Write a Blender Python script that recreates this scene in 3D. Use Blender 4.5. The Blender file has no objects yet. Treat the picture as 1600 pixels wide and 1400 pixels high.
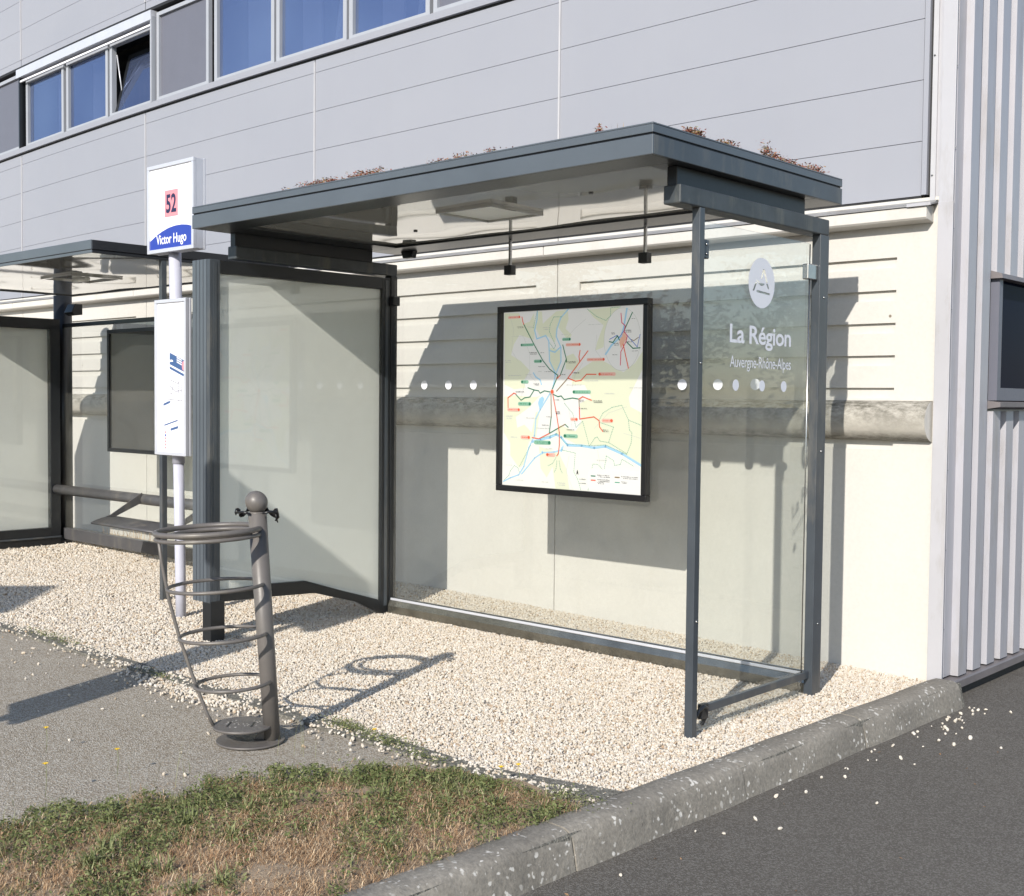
import bpy, bmesh, math, random, json
import numpy as np
from mathutils import Vector, Matrix
random.seed(7); RNG = np.random.default_rng(11)
scene = bpy.context.scene
COL = scene.collection
# ---------------------------------------------------------------- camera
cam_d = bpy.data.cameras.new("camera"); cam = bpy.data.objects.new("camera", cam_d); COL.objects.link(cam)
cam_d.sensor_fit = 'HORIZONTAL'; cam_d.sensor_width = 36.0; cam_d.lens = 36.0*1850.2/1600.0
cam_d.clip_start = 0.05; cam_d.clip_end = 2000.0
Rm = Matrix(((0.7357388673, -0.0348172869, 0.6763697773), (0.6771928214, 0.0232067312, -0.7354395490), (0.0099096782, 0.9991242186, 0.0406521109)))
cam.matrix_world = Matrix.Translation((2.8103, -4.2064, 1.437)) @ Rm.to_4x4()
scene.camera = cam
# ---------------------------------------------------------------- light
SUNV = Vector((-0.243, 0.681, -0.403)).normalized()
sun_d = bpy.data.lights.new("sun", 'SUN'); sun_d.energy = 4.4; sun_d.angle = math.radians(0.5); sun_d.color = (1.0, 0.935, 0.84)
sun = bpy.data.objects.new("sun", sun_d); COL.objects.link(sun)
sun.rotation_euler = (-SUNV).to_track_quat('Z', 'Y').to_euler(); sun.location = (5, -15, 12)
w = bpy.data.worlds.new("World"); scene.world = w; w.use_nodes = True
nt = w.node_tree; bg = nt.nodes['Background']; sky = nt.nodes.new('ShaderNodeTexSky')
sky.sky_type = 'NISHITA'; sky.sun_disc = False
sky.sun_elevation = math.asin(-SUNV.z); sky.sun_rotation = math.atan2(-SUNV.x, -SUNV.y)
sky.air_density = 1.0; sky.dust_density = 0.6; sky.ozone_density = 1.4
nt.links.new(sky.outputs[0], bg.inputs[0]); bg.inputs[1].default_value = 0.14
scene.view_settings.view_transform = 'Standard'; scene.view_settings.look = 'None'
scene.view_settings.exposure = 0.28; scene.view_settings.gamma = 1.0
scene.view_settings.use_curve_mapping = False
scene.cycles.max_bounces = 10; scene.cycles.transparent_max_bounces = 24
scene.cycles.caustics_reflective = False; scene.cycles.caustics_refractive = False
scene.cycles.sample_clamp_indirect = 4.0
# ---------------------------------------------------------------- materials
def NT(name):
    m = bpy.data.materials.new(name); m.use_nodes = True
    return m, m.node_tree, m.node_tree.nodes['Principled BSDF']
def node(t, kind, **kw):
    n = t.nodes.new(kind)
    for k, v in kw.items():
        if k.startswith('i_'): n.inputs[k[2:].replace('_', ' ')].default_value = v
        else: setattr(n, k, v)
    return n
def coords(t, scale=(1, 1, 1)):
    tc = node(t, 'ShaderNodeTexCoord'); mp = node(t, 'ShaderNodeMapping'); mp.inputs['Scale'].default_value = scale
    t.links.new(tc.outputs['Object'], mp.inputs[0]); return mp.outputs[0]
def noise(t, co, scale, detail=4, rough=.6):
    n = node(t, 'ShaderNodeTexNoise'); n.inputs['Scale'].default_value = scale; n.inputs['Detail'].default_value = detail; n.inputs['Roughness'].default_value = rough
    t.links.new(co, n.inputs['Vector']); return n.outputs['Fac']
def ramp(t, fac, stops, interp='LINEAR'):
    r = node(t, 'ShaderNodeValToRGB'); cr = r.color_ramp; cr.interpolation = interp
    while len(cr.elements) < len(stops): cr.elements.new(.5)
    for e, (p, c) in zip(cr.elements, stops):
        e.position = p; e.color = (*c, 1) if len(c) == 3 else c
    t.links.new(fac, r.inputs[0]); return r.outputs[0]
def mixc(t, fac, a, b, mode='MIX'):
    m = node(t, 'ShaderNodeMix', data_type='RGBA', blend_type=mode)
    for inp, v in ((m.inputs[0], fac), (m.inputs[6], a), (m.inputs[7], b)):
        if isinstance(v, (int, float)): inp.default_value = v
        elif isinstance(v, tuple): inp.default_value = (*v, 1)
        else: t.links.new(v, inp)
    return m.outputs[2]
def bump(t, p, h, strength=.3, dist=.01, prev=None):
    b = node(t, 'ShaderNodeBump'); b.inputs['Strength'].default_value = strength; b.inputs['Distance'].default_value = dist
    t.links.new(h, b.inputs['Height'])
    if prev is not None: t.links.new(prev, b.inputs['Normal'])
    if p: t.links.new(b.outputs[0], p.inputs['Normal'])
    return b.outputs[0]
def paint(name, col, rough=.4, metal=0., var=.12, scale=6, spec=.5, dirt=None, coat=0):
    m, t, p = NT(name); co = coords(t)
    n1 = noise(t, co, scale, 5); n2 = noise(t, co, scale*9, 4)
    c0 = tuple(x*(1-var) for x in col); c1 = tuple(min(1, x*(1+var)) for x in col)
    c = ramp(t, n1, [(.3, c0), (.7, c1)])
    if dirt:
        f = ramp(t, noise(t, coords(t, (1, 1, .25)), 7, 6, .7), [(.52, (0, 0, 0)), (.72, (.6, .6, .6))])
        c = mixc(t, f, c, dirt)
    t.links.new(c, p.inputs['Base Color'])
    r = ramp(t, n2, [(.3, (rough*.94,)*3), (.7, (min(1, rough*1.08),)*3)]); t.links.new(r, p.inputs['Roughness'])
    p.inputs['Metallic'].default_value = metal; p.inputs['Specular IOR Level'].default_value = spec
    p.inputs['Coat Weight'].default_value = coat
    return m
M = {}
M['frame'] = paint('slate_grey_paint', (.052, .062, .074), .33, var=.16, scale=4, spec=.6, dirt=(.16, .15, .13))
M['frame_lit'] = paint('slate_grey_paint_lit', (.088, .104, .122), .3, var=.08, scale=3, spec=.6)  # slate paint without dirt, with the fascia's sunlit lightness put into the colour
M['dark'] = paint('black_and_shade_paint', (.012, .014, .017), .35, spec=.5)  # black fittings, and frame paint blackened for parts lying in shade
M['black'] = paint('matt_black', (.008, .008, .009), .3, spec=.5)
M['beam'] = paint('weathered_beam_paint', (.048, .056, .062), .42, var=.25, scale=9, dirt=(.17, .165, .13))
M['alu'] = paint('silver_lacquer', (.60, .62, .68), .35, metal=.25, var=.04)
M['polepaint'] = paint('pale_lilac_grey_paint', (.50, .51, .60), .38, var=.05)
M['steel'] = paint('steel', (.42, .42, .42), .25, metal=1.0)
M['bin'] = paint('warm_grey_paint', (.128, .118, .112), .42, var=.10, scale=8, dirt=(.2, .18, .15))
M['soffit'] = paint('glossy_soffit_laminate', (.44, .44, .41), .04, var=.03, scale=2, spec=1.0, coat=.6)
M['lip'] = paint('shaded_soffit_edge_paint', (.020, .023, .026), .3)  # underside of the roof edge, its shade put into a near-black colour
M['white'] = paint('white_sheet', (.86, .86, .90), .3, var=.01)
M['backing'] = paint('opal_backing', (.84, .86, .83), .35, var=.02, scale=1.2)
M['rubber'] = paint('black_rubber', (.012, .012, .014), .3)
M['blackpanel'] = paint('dark_panel_back', (.036, .035, .034), .45, var=.06)
M['sticker'] = paint('frosted_sticker', (.72, .74, .80), .6, var=.02)
M['tubegrey'] = paint('bench_tube_paint', (.075, .075, .08), .4, dirt=(.2, .18, .15))
def flat(name, col, rough=.35):
    m, t, p = NT(name); p.inputs['Base Color'].default_value = (*col, 1); p.inputs['Roughness'].default_value = rough; return m
M['blue'] = flat('print_blue', (.025, .055, .36)); M['pink'] = flat('print_pink', (.74, .27, .31)); M['navy'] = flat('print_navy', (.015, .02, .07))
M['red'] = flat('print_red', (.75, .10, .08)); M['paper'] = flat('paper', (.80, .80, .86), .6); M['printblue'] = flat('print_mid_blue', (.05, .11, .26)); M['lightprint'] = flat('print_light_grey', (.52, .52, .60))
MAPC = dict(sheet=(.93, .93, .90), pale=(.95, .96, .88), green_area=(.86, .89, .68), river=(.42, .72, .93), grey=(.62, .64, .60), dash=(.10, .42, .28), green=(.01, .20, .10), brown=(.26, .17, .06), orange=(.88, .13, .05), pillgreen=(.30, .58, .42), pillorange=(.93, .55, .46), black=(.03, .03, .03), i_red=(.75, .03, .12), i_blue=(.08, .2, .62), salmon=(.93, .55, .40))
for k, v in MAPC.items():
    M['map_'+k] = flat('map_print_'+k, tuple(c*.42 for c in v), .45); q_ = M['map_'+k].node_tree.nodes['Principled BSDF']      # glow added to the print to lift the roof shadow on the map
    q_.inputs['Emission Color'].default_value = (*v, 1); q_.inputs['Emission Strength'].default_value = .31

def m_glass(name, tint=(.985, .992, .985), rough=.0, ior=1.5, dirt=.05):
    m = bpy.data.materials.new(name); m.use_nodes = True; t = m.node_tree; t.nodes.clear()
    o = node(t, 'ShaderNodeOutputMaterial'); tr = node(t, 'ShaderNodeBsdfTransparent'); tr.inputs[0].default_value = (*tint, 1)
    gl = node(t, 'ShaderNodeBsdfGlossy'); gl.inputs['Roughness'].default_value = rough; gl.inputs[0].default_value = (.95, .98, 1, 1)
    ge = node(t, 'ShaderNodeNewGeometry'); dp = node(t, 'ShaderNodeVectorMath', operation='DOT_PRODUCT'); t.links.new(ge.outputs['Incoming'], dp.inputs[0]); t.links.new(ge.outputs['Normal'], dp.inputs[1])
    ab = node(t, 'ShaderNodeMath', operation='ABSOLUTE'); t.links.new(dp.outputs['Value'], ab.inputs[0])
    om = node(t, 'ShaderNodeMath', operation='SUBTRACT'); om.inputs[0].default_value = 1; t.links.new(ab.outputs[0], om.inputs[1])
    pw = node(t, 'ShaderNodeMath', operation='POWER'); t.links.new(om.outputs[0], pw.inputs[0]); pw.inputs[1].default_value = 5
    fr = node(t, 'ShaderNodeMath', operation='MULTIPLY_ADD', use_clamp=True); t.links.new(pw.outputs[0], fr.inputs[0]); fr.inputs[1].default_value = .95; fr.inputs[2].default_value = .042
    mx = node(t, 'ShaderNodeMixShader'); t.links.new(fr.outputs[0], mx.inputs[0]); t.links.new(tr.outputs[0], mx.inputs[1]); t.links.new(gl.outputs[0], mx.inputs[2])
    df = node(t, 'ShaderNodeBsdfDiffuse'); df.inputs[0].default_value = (.7, .7, .64, 1)
    co = coords(t); f = ramp(t, noise(t, co, 3.5, 8, .7), [(.35, (dirt*.25,)*3), (.8, (dirt*1.0,)*3)])
    m2 = node(t, 'ShaderNodeMixShader'); t.links.new(f, m2.inputs[0]); t.links.new(mx.outputs[0], m2.inputs[1]); t.links.new(df.outputs[0], m2.inputs[2])
    t.links.new(m2.outputs[0], o.inputs[0]); return m
M['glass'] = m_glass('clear_safety_glass')
M['sideglass'] = m_glass('clear_side_glass', (.982, .99, .982), dirt=.025)
M['caseglass'] = m_glass('display_glass', (.985, .99, .985), dirt=.03)

# windows of the building: solar control glass
m, t, p = NT('solar_window_glass'); co = coords(t)
t.links.new(ramp(t, noise(t, co, .6, 2), [(.35, (.22, .29, .52)), (.7, (.34, .43, .66))]), p.inputs['Base Color'])
p.inputs['Metallic'].default_value = .75; p.inputs['Roughness'].default_value = .04
bump(t, p, noise(t, coords(t, (1, 1, 1)), 1.4, 2), .05, .03)
tr = node(t, 'ShaderNodeBsdfTransparent'); tr.inputs[0].default_value = (.9, .94, 1, 1); mx = node(t, 'ShaderNodeMixShader'); mx.inputs[0].default_value = .40
o_ = t.nodes['Material Output']; t.links.new(p.outputs[0], mx.inputs[1]); t.links.new(tr.outputs[0], mx.inputs[2]); t.links.new(mx.outputs[0], o_.inputs[0])
M['window'] = m
M['reflection_strip'] = paint('pale_reflection', (.55, .56, .58), .8)  # pale strips behind the panes, standing in for bands reflected in the glass
m, t, p = NT('dark_window_glass'); p.inputs['Base Color'].default_value = (.010, .014, .03, 1); p.inputs['Roughness'].default_value = .06; p.inputs['Specular IOR Level'].default_value = .08; p.inputs['IOR'].default_value = 1.12
co = coords(t); M['darkwindow'] = m
bump(t, p, noise(t, co, 1.5, 1), .04, .02)

# cladding
m, t, p = NT('blue_grey_metal_cladding'); co = coords(t)
c = ramp(t, noise(t, coords(t, (.35, 1, .5)), 1.3, 4), [(.3, (.292, .304, .348)), (.7, (.315, .326, .368))])
st = ramp(t, noise(t, coords(t, (5, 1, .15)), 1.2, 6, .7), [(.5, (0, 0, 0)), (.85, (.16, .16, .16))])
c = mixc(t, st, c, (.28, .28, .30)); t.links.new(c, p.inputs['Base Color'])
p.inputs['Roughness'].default_value = .48; p.inputs['Specular IOR Level'].default_value = .5
bump(t, p, noise(t, coords(t, (1, 1, .6)), 2.2, 2), .05, .05)
M['clad'] = m
M['cladtrim'] = paint('pale_trim_metal', (.46, .46, .48), .45, var=.06)
M['seam'] = paint('seam_shadow_gap', (.17, .15, .13), .7)
M['winframe'] = paint('window_frame_grey', (.36, .38, .42), .4, var=.04)
M['greypanel'] = paint('dark_infill_panel', (.135, .14, .175), .45, var=.03)
M['recess'] = paint('recess_dark', (.02, .02, .022), .6)
M['corr'] = paint('corrugated_metal_grey', (.42, .42, .46), .42, var=.06, scale=1.3, metal=.1, dirt=(.33, .31, .30))
M['flash'] = paint('corner_flashing', (.44, .44, .47), .42, var=.05, scale=2, dirt=(.3, .28, .26))
M['basech'] = paint('base_channel', (.17, .155, .16), .5, var=.15)

# concrete wall (cream)
def concrete(name, a, b, dirtc, dirtlo=.55, dirtamt=.5, grain=.25, zst=.35):
    m, t, p = NT(name); co = coords(t)
    c = ramp(t, noise(t, co, 1.1, 5), [(.3, a), (.7, b)])
    d = ramp(t, noise(t, coords(t, (1.6, 1, zst)), 2.4, 8, .72), [(dirtlo, (0, 0, 0)), (.85, (dirtamt,)*3)])
    c = mixc(t, d, c, dirtc)
    sp = ramp(t, noise(t, co, 60, 3, .6), [(.25, (.95,)*3), (.75, (1.03,)*3)])
    c = mixc(t, 1.0, c, sp, 'MULTIPLY')
    vo = node(t, 'ShaderNodeTexVoronoi'); vo.inputs['Scale'].default_value = 2.6; t.links.new(co, vo.inputs['Vector'])
    pit = ramp(t, vo.outputs['Distance'], [(.018, (.35, .3, .24)), (.024, (1, 1, 1))]); c = mixc(t, 1.0, c, pit, 'MULTIPLY')
    t.links.new(c, p.inputs['Base Color']); p.inputs['Roughness'].default_value = .85; p.inputs['Specular IOR Level'].default_value = .25
    n = bump(t, None, noise(t, co, 90, 4), grain*.4, .003); bump(t, p, noise(t, co, 5, 4), .08, .015, n)
    return m
M['wall'] = concrete('cream_precast_concrete', (.57, .557, .525), (.60, .587, .557), (.45, .41, .35), .6, .35)
M['cornice'] = concrete('cornice_concrete', (.57, .555, .52), (.63, .61, .575), (.38, .35, .30), .5, .5)
# half round band: mossy on top, black stains
m, t, p = NT('stained_half_round_concrete'); co = coords(t)
c = ramp(t, noise(t, co, 3, 5), [(.3, (.42, .40, .36)), (.7, (.58, .555, .50))])
stn = ramp(t, noise(t, coords(t, (2.0, 6, 3.2)), 6, 12, .78), [(.36, (0, 0, 0)), (.60, (.95,)*3)])
sep = node(t, 'ShaderNodeSeparateXYZ'); tc = node(t, 'ShaderNodeTexCoord'); t.links.new(tc.outputs['Object'], sep.inputs[0])
zz = node(t, 'ShaderNodeMapRange'); zz.inputs[1].default_value = 1.28; zz.inputs[2].default_value = 1.42; t.links.new(sep.outputs[2], zz.inputs[0])
zb = node(t, 'ShaderNodeMapRange'); zb.inputs[1].default_value = 1.30; zb.inputs[2].default_value = 1.24; t.links.new(sep.outputs[2], zb.inputs[0])
mxv = node(t, 'ShaderNodeMath', operation='MAXIMUM'); t.links.new(zz.outputs[0], mxv.inputs[0]); t.links.new(zb.outputs[0], mxv.inputs[1])
ml = node(t, 'ShaderNodeMath', operation='MULTIPLY'); t.links.new(stn, ml.inputs[0]); t.links.new(mxv.outputs[0], ml.inputs[1])
c = mixc(t, ml.outputs[0], c, (.10, .095, .075)); t.links.new(c, p.inputs['Base Color']); p.inputs['Roughness'].default_value = .9
bump(t, p, noise(t, co, 45, 8, .7), .5, .008)
M['band'] = m

# kerb
m, t, p = NT('weathered_kerb_concrete'); co = coords(t)
c = ramp(t, noise(t, co, 2.2, 8, .65), [(.28, (.18, .165, .142)), (.72, (.32, .295, .255))])
sp = ramp(t, noise(t, co, 70, 3), [(.3, (.75,)*3), (.7, (1.15,)*3)]); c = mixc(t, 1.0, c, sp, 'MULTIPLY')
cow = node(t, 'ShaderNodeTexCoord'); mpw = node(t, 'ShaderNodeMapping'); mpw.inputs['Scale'].default_value = (1.0, .8, .8)
nz = node(t, 'ShaderNodeTexNoise'); nz.inputs['Scale'].default_value = 18; nz.inputs['Detail'].default_value = 3; t.links.new(cow.outputs['Object'], nz.inputs['Vector'])
add = node(t, 'ShaderNodeVectorMath', operation='MULTIPLY_ADD'); t.links.new(nz.outputs['Color'], add.inputs[0]); add.inputs[1].default_value = (.09, .05, .05); t.links.new(cow.outputs['Object'], add.inputs[2])
t.links.new(add.outputs[0], mpw.inputs[0])
vo = node(t, 'ShaderNodeTexVoronoi'); vo.inputs['Scale'].default_value = 44; t.links.new(mpw.outputs[0], vo.inputs['Vector'])
sel = ramp(t, noise(t, co, 5.5, 4), [(.44, (0, 0, 0)), (.54, (1, 1, 1))])
bd = node(t, 'ShaderNodeMath', operation='ADD'); t.links.new(vo.outputs['Distance'], bd.inputs[0]); t.links.new(ramp(t, noise(t, co, 14, 2), [(.3, (0, 0, 0)), (.7, (.28,)*3)]), bd.inputs[1])
blob = ramp(t, bd.outputs[0], [(.33, (1, 1, 1)), (.45, (0, 0, 0))])
csep = node(t, 'ShaderNodeSeparateColor'); t.links.new(vo.outputs['Color'], csep.inputs[0])
few = ramp(t, csep.outputs[0], [(.2, (0, 0, 0)), (.25, (1, 1, 1))])
f = mixc(t, 1.0, blob, sel, 'MULTIPLY'); f = mixc(t, 1.0, f, few, 'MULTIPLY')
c = mixc(t, f, c, (.60, .58, .54)); t.links.new(c, p.inputs['Base Color']); p.inputs['Roughness'].default_value = .85
n = bump(t, None, noise(t, co, 110, 5, .7), .5, .005); bump(t, p, noise(t, co, 9, 5), .35, .02, n)
M['kerb'] = m

def tarmac(name, a, b, stone, sc, bs=.6, stonef=(.62, .72)):
    m, t, p = NT(name); co = coords(t)
    c = ramp(t, noise(t, co, .9, 6, .65), [(.3, a), (.7, b)])
    c = mixc(t, ramp(t, noise(t, coords(t, (1, 1.2, 1)), 1.7, 7, .72), [(.56, (0, 0, 0)), (.74, (.55,)*3)]), c, tuple(x*y for x, y in zip(a, (.62, .55, .48))))
    c = mixc(t, ramp(t, noise(t, coords(t, (.6, 1.9, 1)), 2.3, 6, .7), [(.60, (0, 0, 0)), (.78, (.4,)*3)]), c, tuple(x*1.5 for x in a))
    c = mixc(t, ramp(t, noise(t, co, sc, 3, .6), [(.35, (0, 0, 0)), (.65, (.5,)*3)]), c, tuple(x*.55 for x in a))
    vo = node(t, 'ShaderNodeTexVoronoi'); vo.inputs['Scale'].default_value = sc*1.4; t.links.new(co, vo.inputs['Vector'])
    cs = node(t, 'ShaderNodeSeparateColor'); t.links.new(vo.outputs['Color'], cs.inputs[0])
    f = ramp(t, cs.outputs[0], [(stonef[0], (0, 0, 0)), (stonef[1], (.75,)*3)])
    c = mixc(t, f, c, stone); t.links.new(c, p.inputs['Base Color']); p.inputs['Roughness'].default_value = .85; p.inputs['Specular IOR Level'].default_value = .3
    n = bump(t, None, vo.outputs['Distance'], bs, .006); bump(t, p, noise(t, co, 3, 5), .15, .03, n)
    return m
M['road'] = tarmac('road_asphalt', (.108, .098, .086), (.140, .128, .113), (.20, .19, .175), 150, .6)
M['path'] = tarmac('worn_path_asphalt', (.285, .243, .190), (.365, .318, .252), (.48, .45, .40), 110, .7, (.5, .62))
M['edging'] = tarmac('edging_concrete', (.13, .125, .11), (.19, .18, .155), (.25, .24, .21), 80, .6)
m, t, p = NT('gravel_bed_ground'); co = coords(t)
vo = node(t, 'ShaderNodeTexVoronoi'); vo.inputs['Scale'].default_value = 75; t.links.new(co, vo.inputs['Vector'])
cs = node(t, 'ShaderNodeSeparateColor'); t.links.new(vo.outputs['Color'], cs.inputs[0])
t.links.new(ramp(t, cs.outputs[0], [(0, (.50, .43, .35)), (.5, (.56, .50, .43)), (1, (.62, .57, .51))]), p.inputs['Base Color'])
p.inputs['Roughness'].default_value = .8; bump(t, p, vo.outputs['Distance'], 1.0, .012)
M['gravelbed'] = m
def attrmat(name, stops, rough=.7, spec=.3, sub=0):
    m, t, p = NT(name); a = node(t, 'ShaderNodeAttribute'); a.attribute_name = 'tint'
    c = ramp(t, a.outputs['Fac'], stops)
    t.links.new(c, p.inputs['Base Color']); p.inputs['Roughness'].default_value = rough; p.inputs['Specular IOR Level'].default_value = spec
    return m
M['pebble'] = attrmat('crushed_marble', [(0, (.38, .27, .18)), (.08, (.48, .40, .30)), (.3, (.56, .50, .42)), (.65, (.605, .555, .48)), (.92, (.65, .61, .55)), (1, (.50, .46, .43))], .6)
M['leaf'] = attrmat('ground_leaf', [(0, (.075, .095, .03)), (.5, (.15, .175, .065)), (1, (.28, .285, .14))], .6)
M['straw'] = attrmat('dry_straw', [(0, (.20, .11, .055)), (.45, (.38, .235, .13)), (.8, (.54, .39, .24)), (1, (.70, .58, .41))], .8)
M['sedum'] = attrmat('sedum_leaf', [(0, (.16, .04, .03)), (.5, (.32, .13, .09)), (.8, (.30, .22, .12)), (1, (.14, .15, .05))], .6)
M['treeleaf'] = attrmat('tree_leaf', [(0, (.03, .05, .015)), (1, (.08, .11, .03))], .6)
M['bark'] = paint('bark', (.10, .075, .05), .9, var=.3, scale=12)
m, t, p = NT('dry_soil'); co = coords(t)
c = ramp(t, noise(t, co, 2.5, 7, .7), [(.3, (.26, .185, .12)), (.7, (.46, .355, .25))])
t.links.new(c, p.inputs['Base Color']); p.inputs['Roughness'].default_value = .95; bump(t, p, noise(t, co, 40, 8, .75), .8, .015)
M['soil'] = m
M['yellow'] = flat('petal_yellow', (.75, .50, .02), .6); M['stem'] = flat('plant_stem', (.14, .17, .05), .7)

M['railmetal'] = paint('dull_rail_metal', (.30, .29, .25), .22, metal=.85, var=.3, scale=5)

M['greyflash'] = paint('weathered_grey_flashing', (.26, .26, .265), .5, var=.15, dirt=(.18, .16, .14))
# ---------------------------------------------------------------- mesh helpers
class MB:
    def __init__(s): s.v = []; s.f = []; s.m = []; s.mats = []; s.sm = []
    def mi(s, mat):
        if mat not in s.mats: s.mats.append(mat)
        return s.mats.index(mat)
    def add(s, vs, fs, mat, smooth=False):
        o = len(s.v); s.v += [tuple(v) for v in vs]; k = s.mi(mat)
        for f in fs: s.f.append([i+o for i in f]); s.m.append(k); s.sm.append(smooth)
        return s
    def box(s, x0, x1, y0, y1, z0, z1, mat='frame', nx=1):
        if nx > 1:
            xs = [x0+(x1-x0)*i/nx for i in range(nx+1)]; vs = []
            for x in xs: vs += [(x, y0, z0), (x, y1, z0), (x, y1, z1), (x, y0, z1)]
            fs = []
            for i in range(nx):
                a = 4*i
                for j in range(4): fs.append([a+j, a+4+j, a+4+(j+1) % 4, a+(j+1) % 4])
            fs += [[3, 2, 1, 0][::-1][::-1], [4*nx, 4*nx+1, 4*nx+2, 4*nx+3]]
            return s.add(vs, fs, mat)
        vs = [(x, y, z) for x in (x0, x1) for y in (y0, y1) for z in (z0, z1)]
        return s.add(vs, [[0, 1, 3, 2], [4, 6, 7, 5], [0, 4, 5, 1], [2, 3, 7, 6], [0, 2, 6, 4], [1, 5, 7, 3]], mat)
    def prism(s, poly, axis, a, b, mat='frame'):
        # poly: 2D points; axis 0: (y,z) extruded along x, 1: (x,z) along y, 2: (x,y) along z
        def P(p, q):
            return {0: (q, p[0], p[1]), 1: (p[0], q, p[1]), 2: (p[0], p[1], q)}[axis]
        n = len(poly); vs = [P(p, a) for p in poly]+[P(p, b) for p in poly]
        fs = [list(range(n)), list(range(2*n-1, n-1, -1))]+[[i, (i+1) % n, n+(i+1) % n, n+i] for i in range(n)]
        return s.add(vs, fs, mat)
    def tube(s, pts, r, mat, n=14, closed=False, cap=True):
        pts = [Vector(p) for p in pts]; N = len(pts); rs = r if isinstance(r, (list, tuple)) else [r]*N
        vs = []; prev = None
        for i, p in enumerate(pts):
            if closed: d = pts[(i+1) % N]-pts[i-1]
            else: d = pts[min(i+1, N-1)]-pts[max(i-1, 0)]
            d.normalize()
            if prev is None:
                u = d.orthogonal().normalized()
            else:
                u = (prev-d*prev.dot(d)).normalized()
            prev = u; v = d.cross(u)
            for k in range(n):
                a = 2*math.pi*k/n; vs.append(p+(u*math.cos(a)+v*math.sin(a))*rs[i])
        fs = []
        for i in range(N if closed else N-1):
            j = (i+1) % N
            for k in range(n): fs.append([i*n+k, i*n+(k+1) % n, j*n+(k+1) % n, j*n+k])
        s.add(vs, fs, mat, True)
        if cap and not closed:
            o = len(s.v)-len(vs); k = s.mi(mat)
            s.f.append([o+i for i in range(n)][::-1]); s.m.append(k); s.sm.append(False)
            s.f.append([o+(N-1)*n+i for i in range(n)]); s.m.append(k); s.sm.append(False)
        return s
    def cyl(s, p, r, h, mat, n=40, r2=None):
        return s.tube([p, (p[0], p[1], p[2]+h)], [r, r if r2 is None else r2], mat, n)
    def sphere(s, c, r, mat, n=28, m=16, sz=1):
        vs = []; fs = []
        for i in range(m+1):
            th = math.pi*i/m
            for k in range(n):
                a = 2*math.pi*k/n; vs.append((c[0]+r*math.sin(th)*math.cos(a), c[1]+r*math.sin(th)*math.sin(a), c[2]+r*sz*math.cos(th)))
        for i in range(m):
            for k in range(n): fs.append([i*n+k, (i+1)*n+k, (i+1)*n+(k+1) % n, i*n+(k+1) % n])
        return s.add(vs, fs, mat, True)
    def build(s, name, parent=None, bevel=0, deform=None, wn=False):
        me = bpy.data.meshes.new(name); vs = [deform(*v) for v in s.v] if deform else s.v
        me.from_pydata(vs, [], s.f)
        for k in s.mats: me.materials.append(M[k])
        me.polygons.foreach_set('material_index', s.m); me.polygons.foreach_set('use_smooth', s.sm)
        bm = bmesh.new(); bm.from_mesh(me); bmesh.ops.recalc_face_normals(bm, faces=bm.faces); bm.to_mesh(me); bm.free()
        me.update()
        o = bpy.data.objects.new(name, me); COL.objects.link(o)
        if parent: o.parent = parent
        if bevel:
            b = o.modifiers.new('bevel', 'BEVEL'); b.width = bevel; b.segments = 2; b.limit_method = 'ANGLE'; b.angle_limit = math.radians(50)
        return o
def empty(name, loc=(0, 0, 0), label=None, cat=None, group=None, rot=None):
    o = bpy.data.objects.new(name, None); COL.objects.link(o); o.location = loc; o.empty_display_size = .2
    if rot: o.rotation_euler = rot
    tag(o, label, cat, group); return o
def tag(o, label=None, cat=None, group=None, kind=None):
    if label: o['label'] = label
    if cat: o['category'] = cat
    if group: o['group'] = group
    if kind: o['kind'] = kind
    return o
def relparent(o, p):           # parent while keeping the world coordinates the mesh was written in
    o.parent = p; bpy.context.view_layer.update(); o.matrix_parent_inverse = p.matrix_world.inverted(); return o
def text_obj(name, body, mat, parent, org, ax, up, width, cap, bold=0.0, lift=None, shear=0, spacing=1.0):
    cu = bpy.data.curves.new(name, 'FONT'); cu.body = body; cu.size = 1; cu.offset = bold; cu.space_character = spacing; cu.resolution_u = 5
    tmp = bpy.data.objects.new('tmp', cu); COL.objects.link(tmp)
    bpy.context.view_layer.update(); dg = bpy.context.evaluated_depsgraph_get()
    me = bpy.data.meshes.new_from_object(tmp.evaluated_get(dg)); bpy.data.objects.remove(tmp); bpy.data.curves.remove(cu)
    n = len(me.vertices); co = np.empty(n*3); me.vertices.foreach_get('co', co); co = co.reshape(-1, 3)
    x0, x1 = co[:, 0].min(), co[:, 0].max(); sx = width/(x1-x0); sy = cap/.70
    ax = np.array(ax, float); up = np.array(up, float)
    out = np.array(org, float)+np.outer((co[:, 0]-x0)*sx+shear*co[:, 1]*sy, ax)+np.outer(co[:, 1]*sy, up)
    me.vertices.foreach_set('co', out.ravel()); me.materials.clear(); me.materials.append(M[mat]); me.update()
    o = bpy.data.objects.new(name, me); COL.objects.link(o)
    if parent: o.parent = parent
    return o
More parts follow.
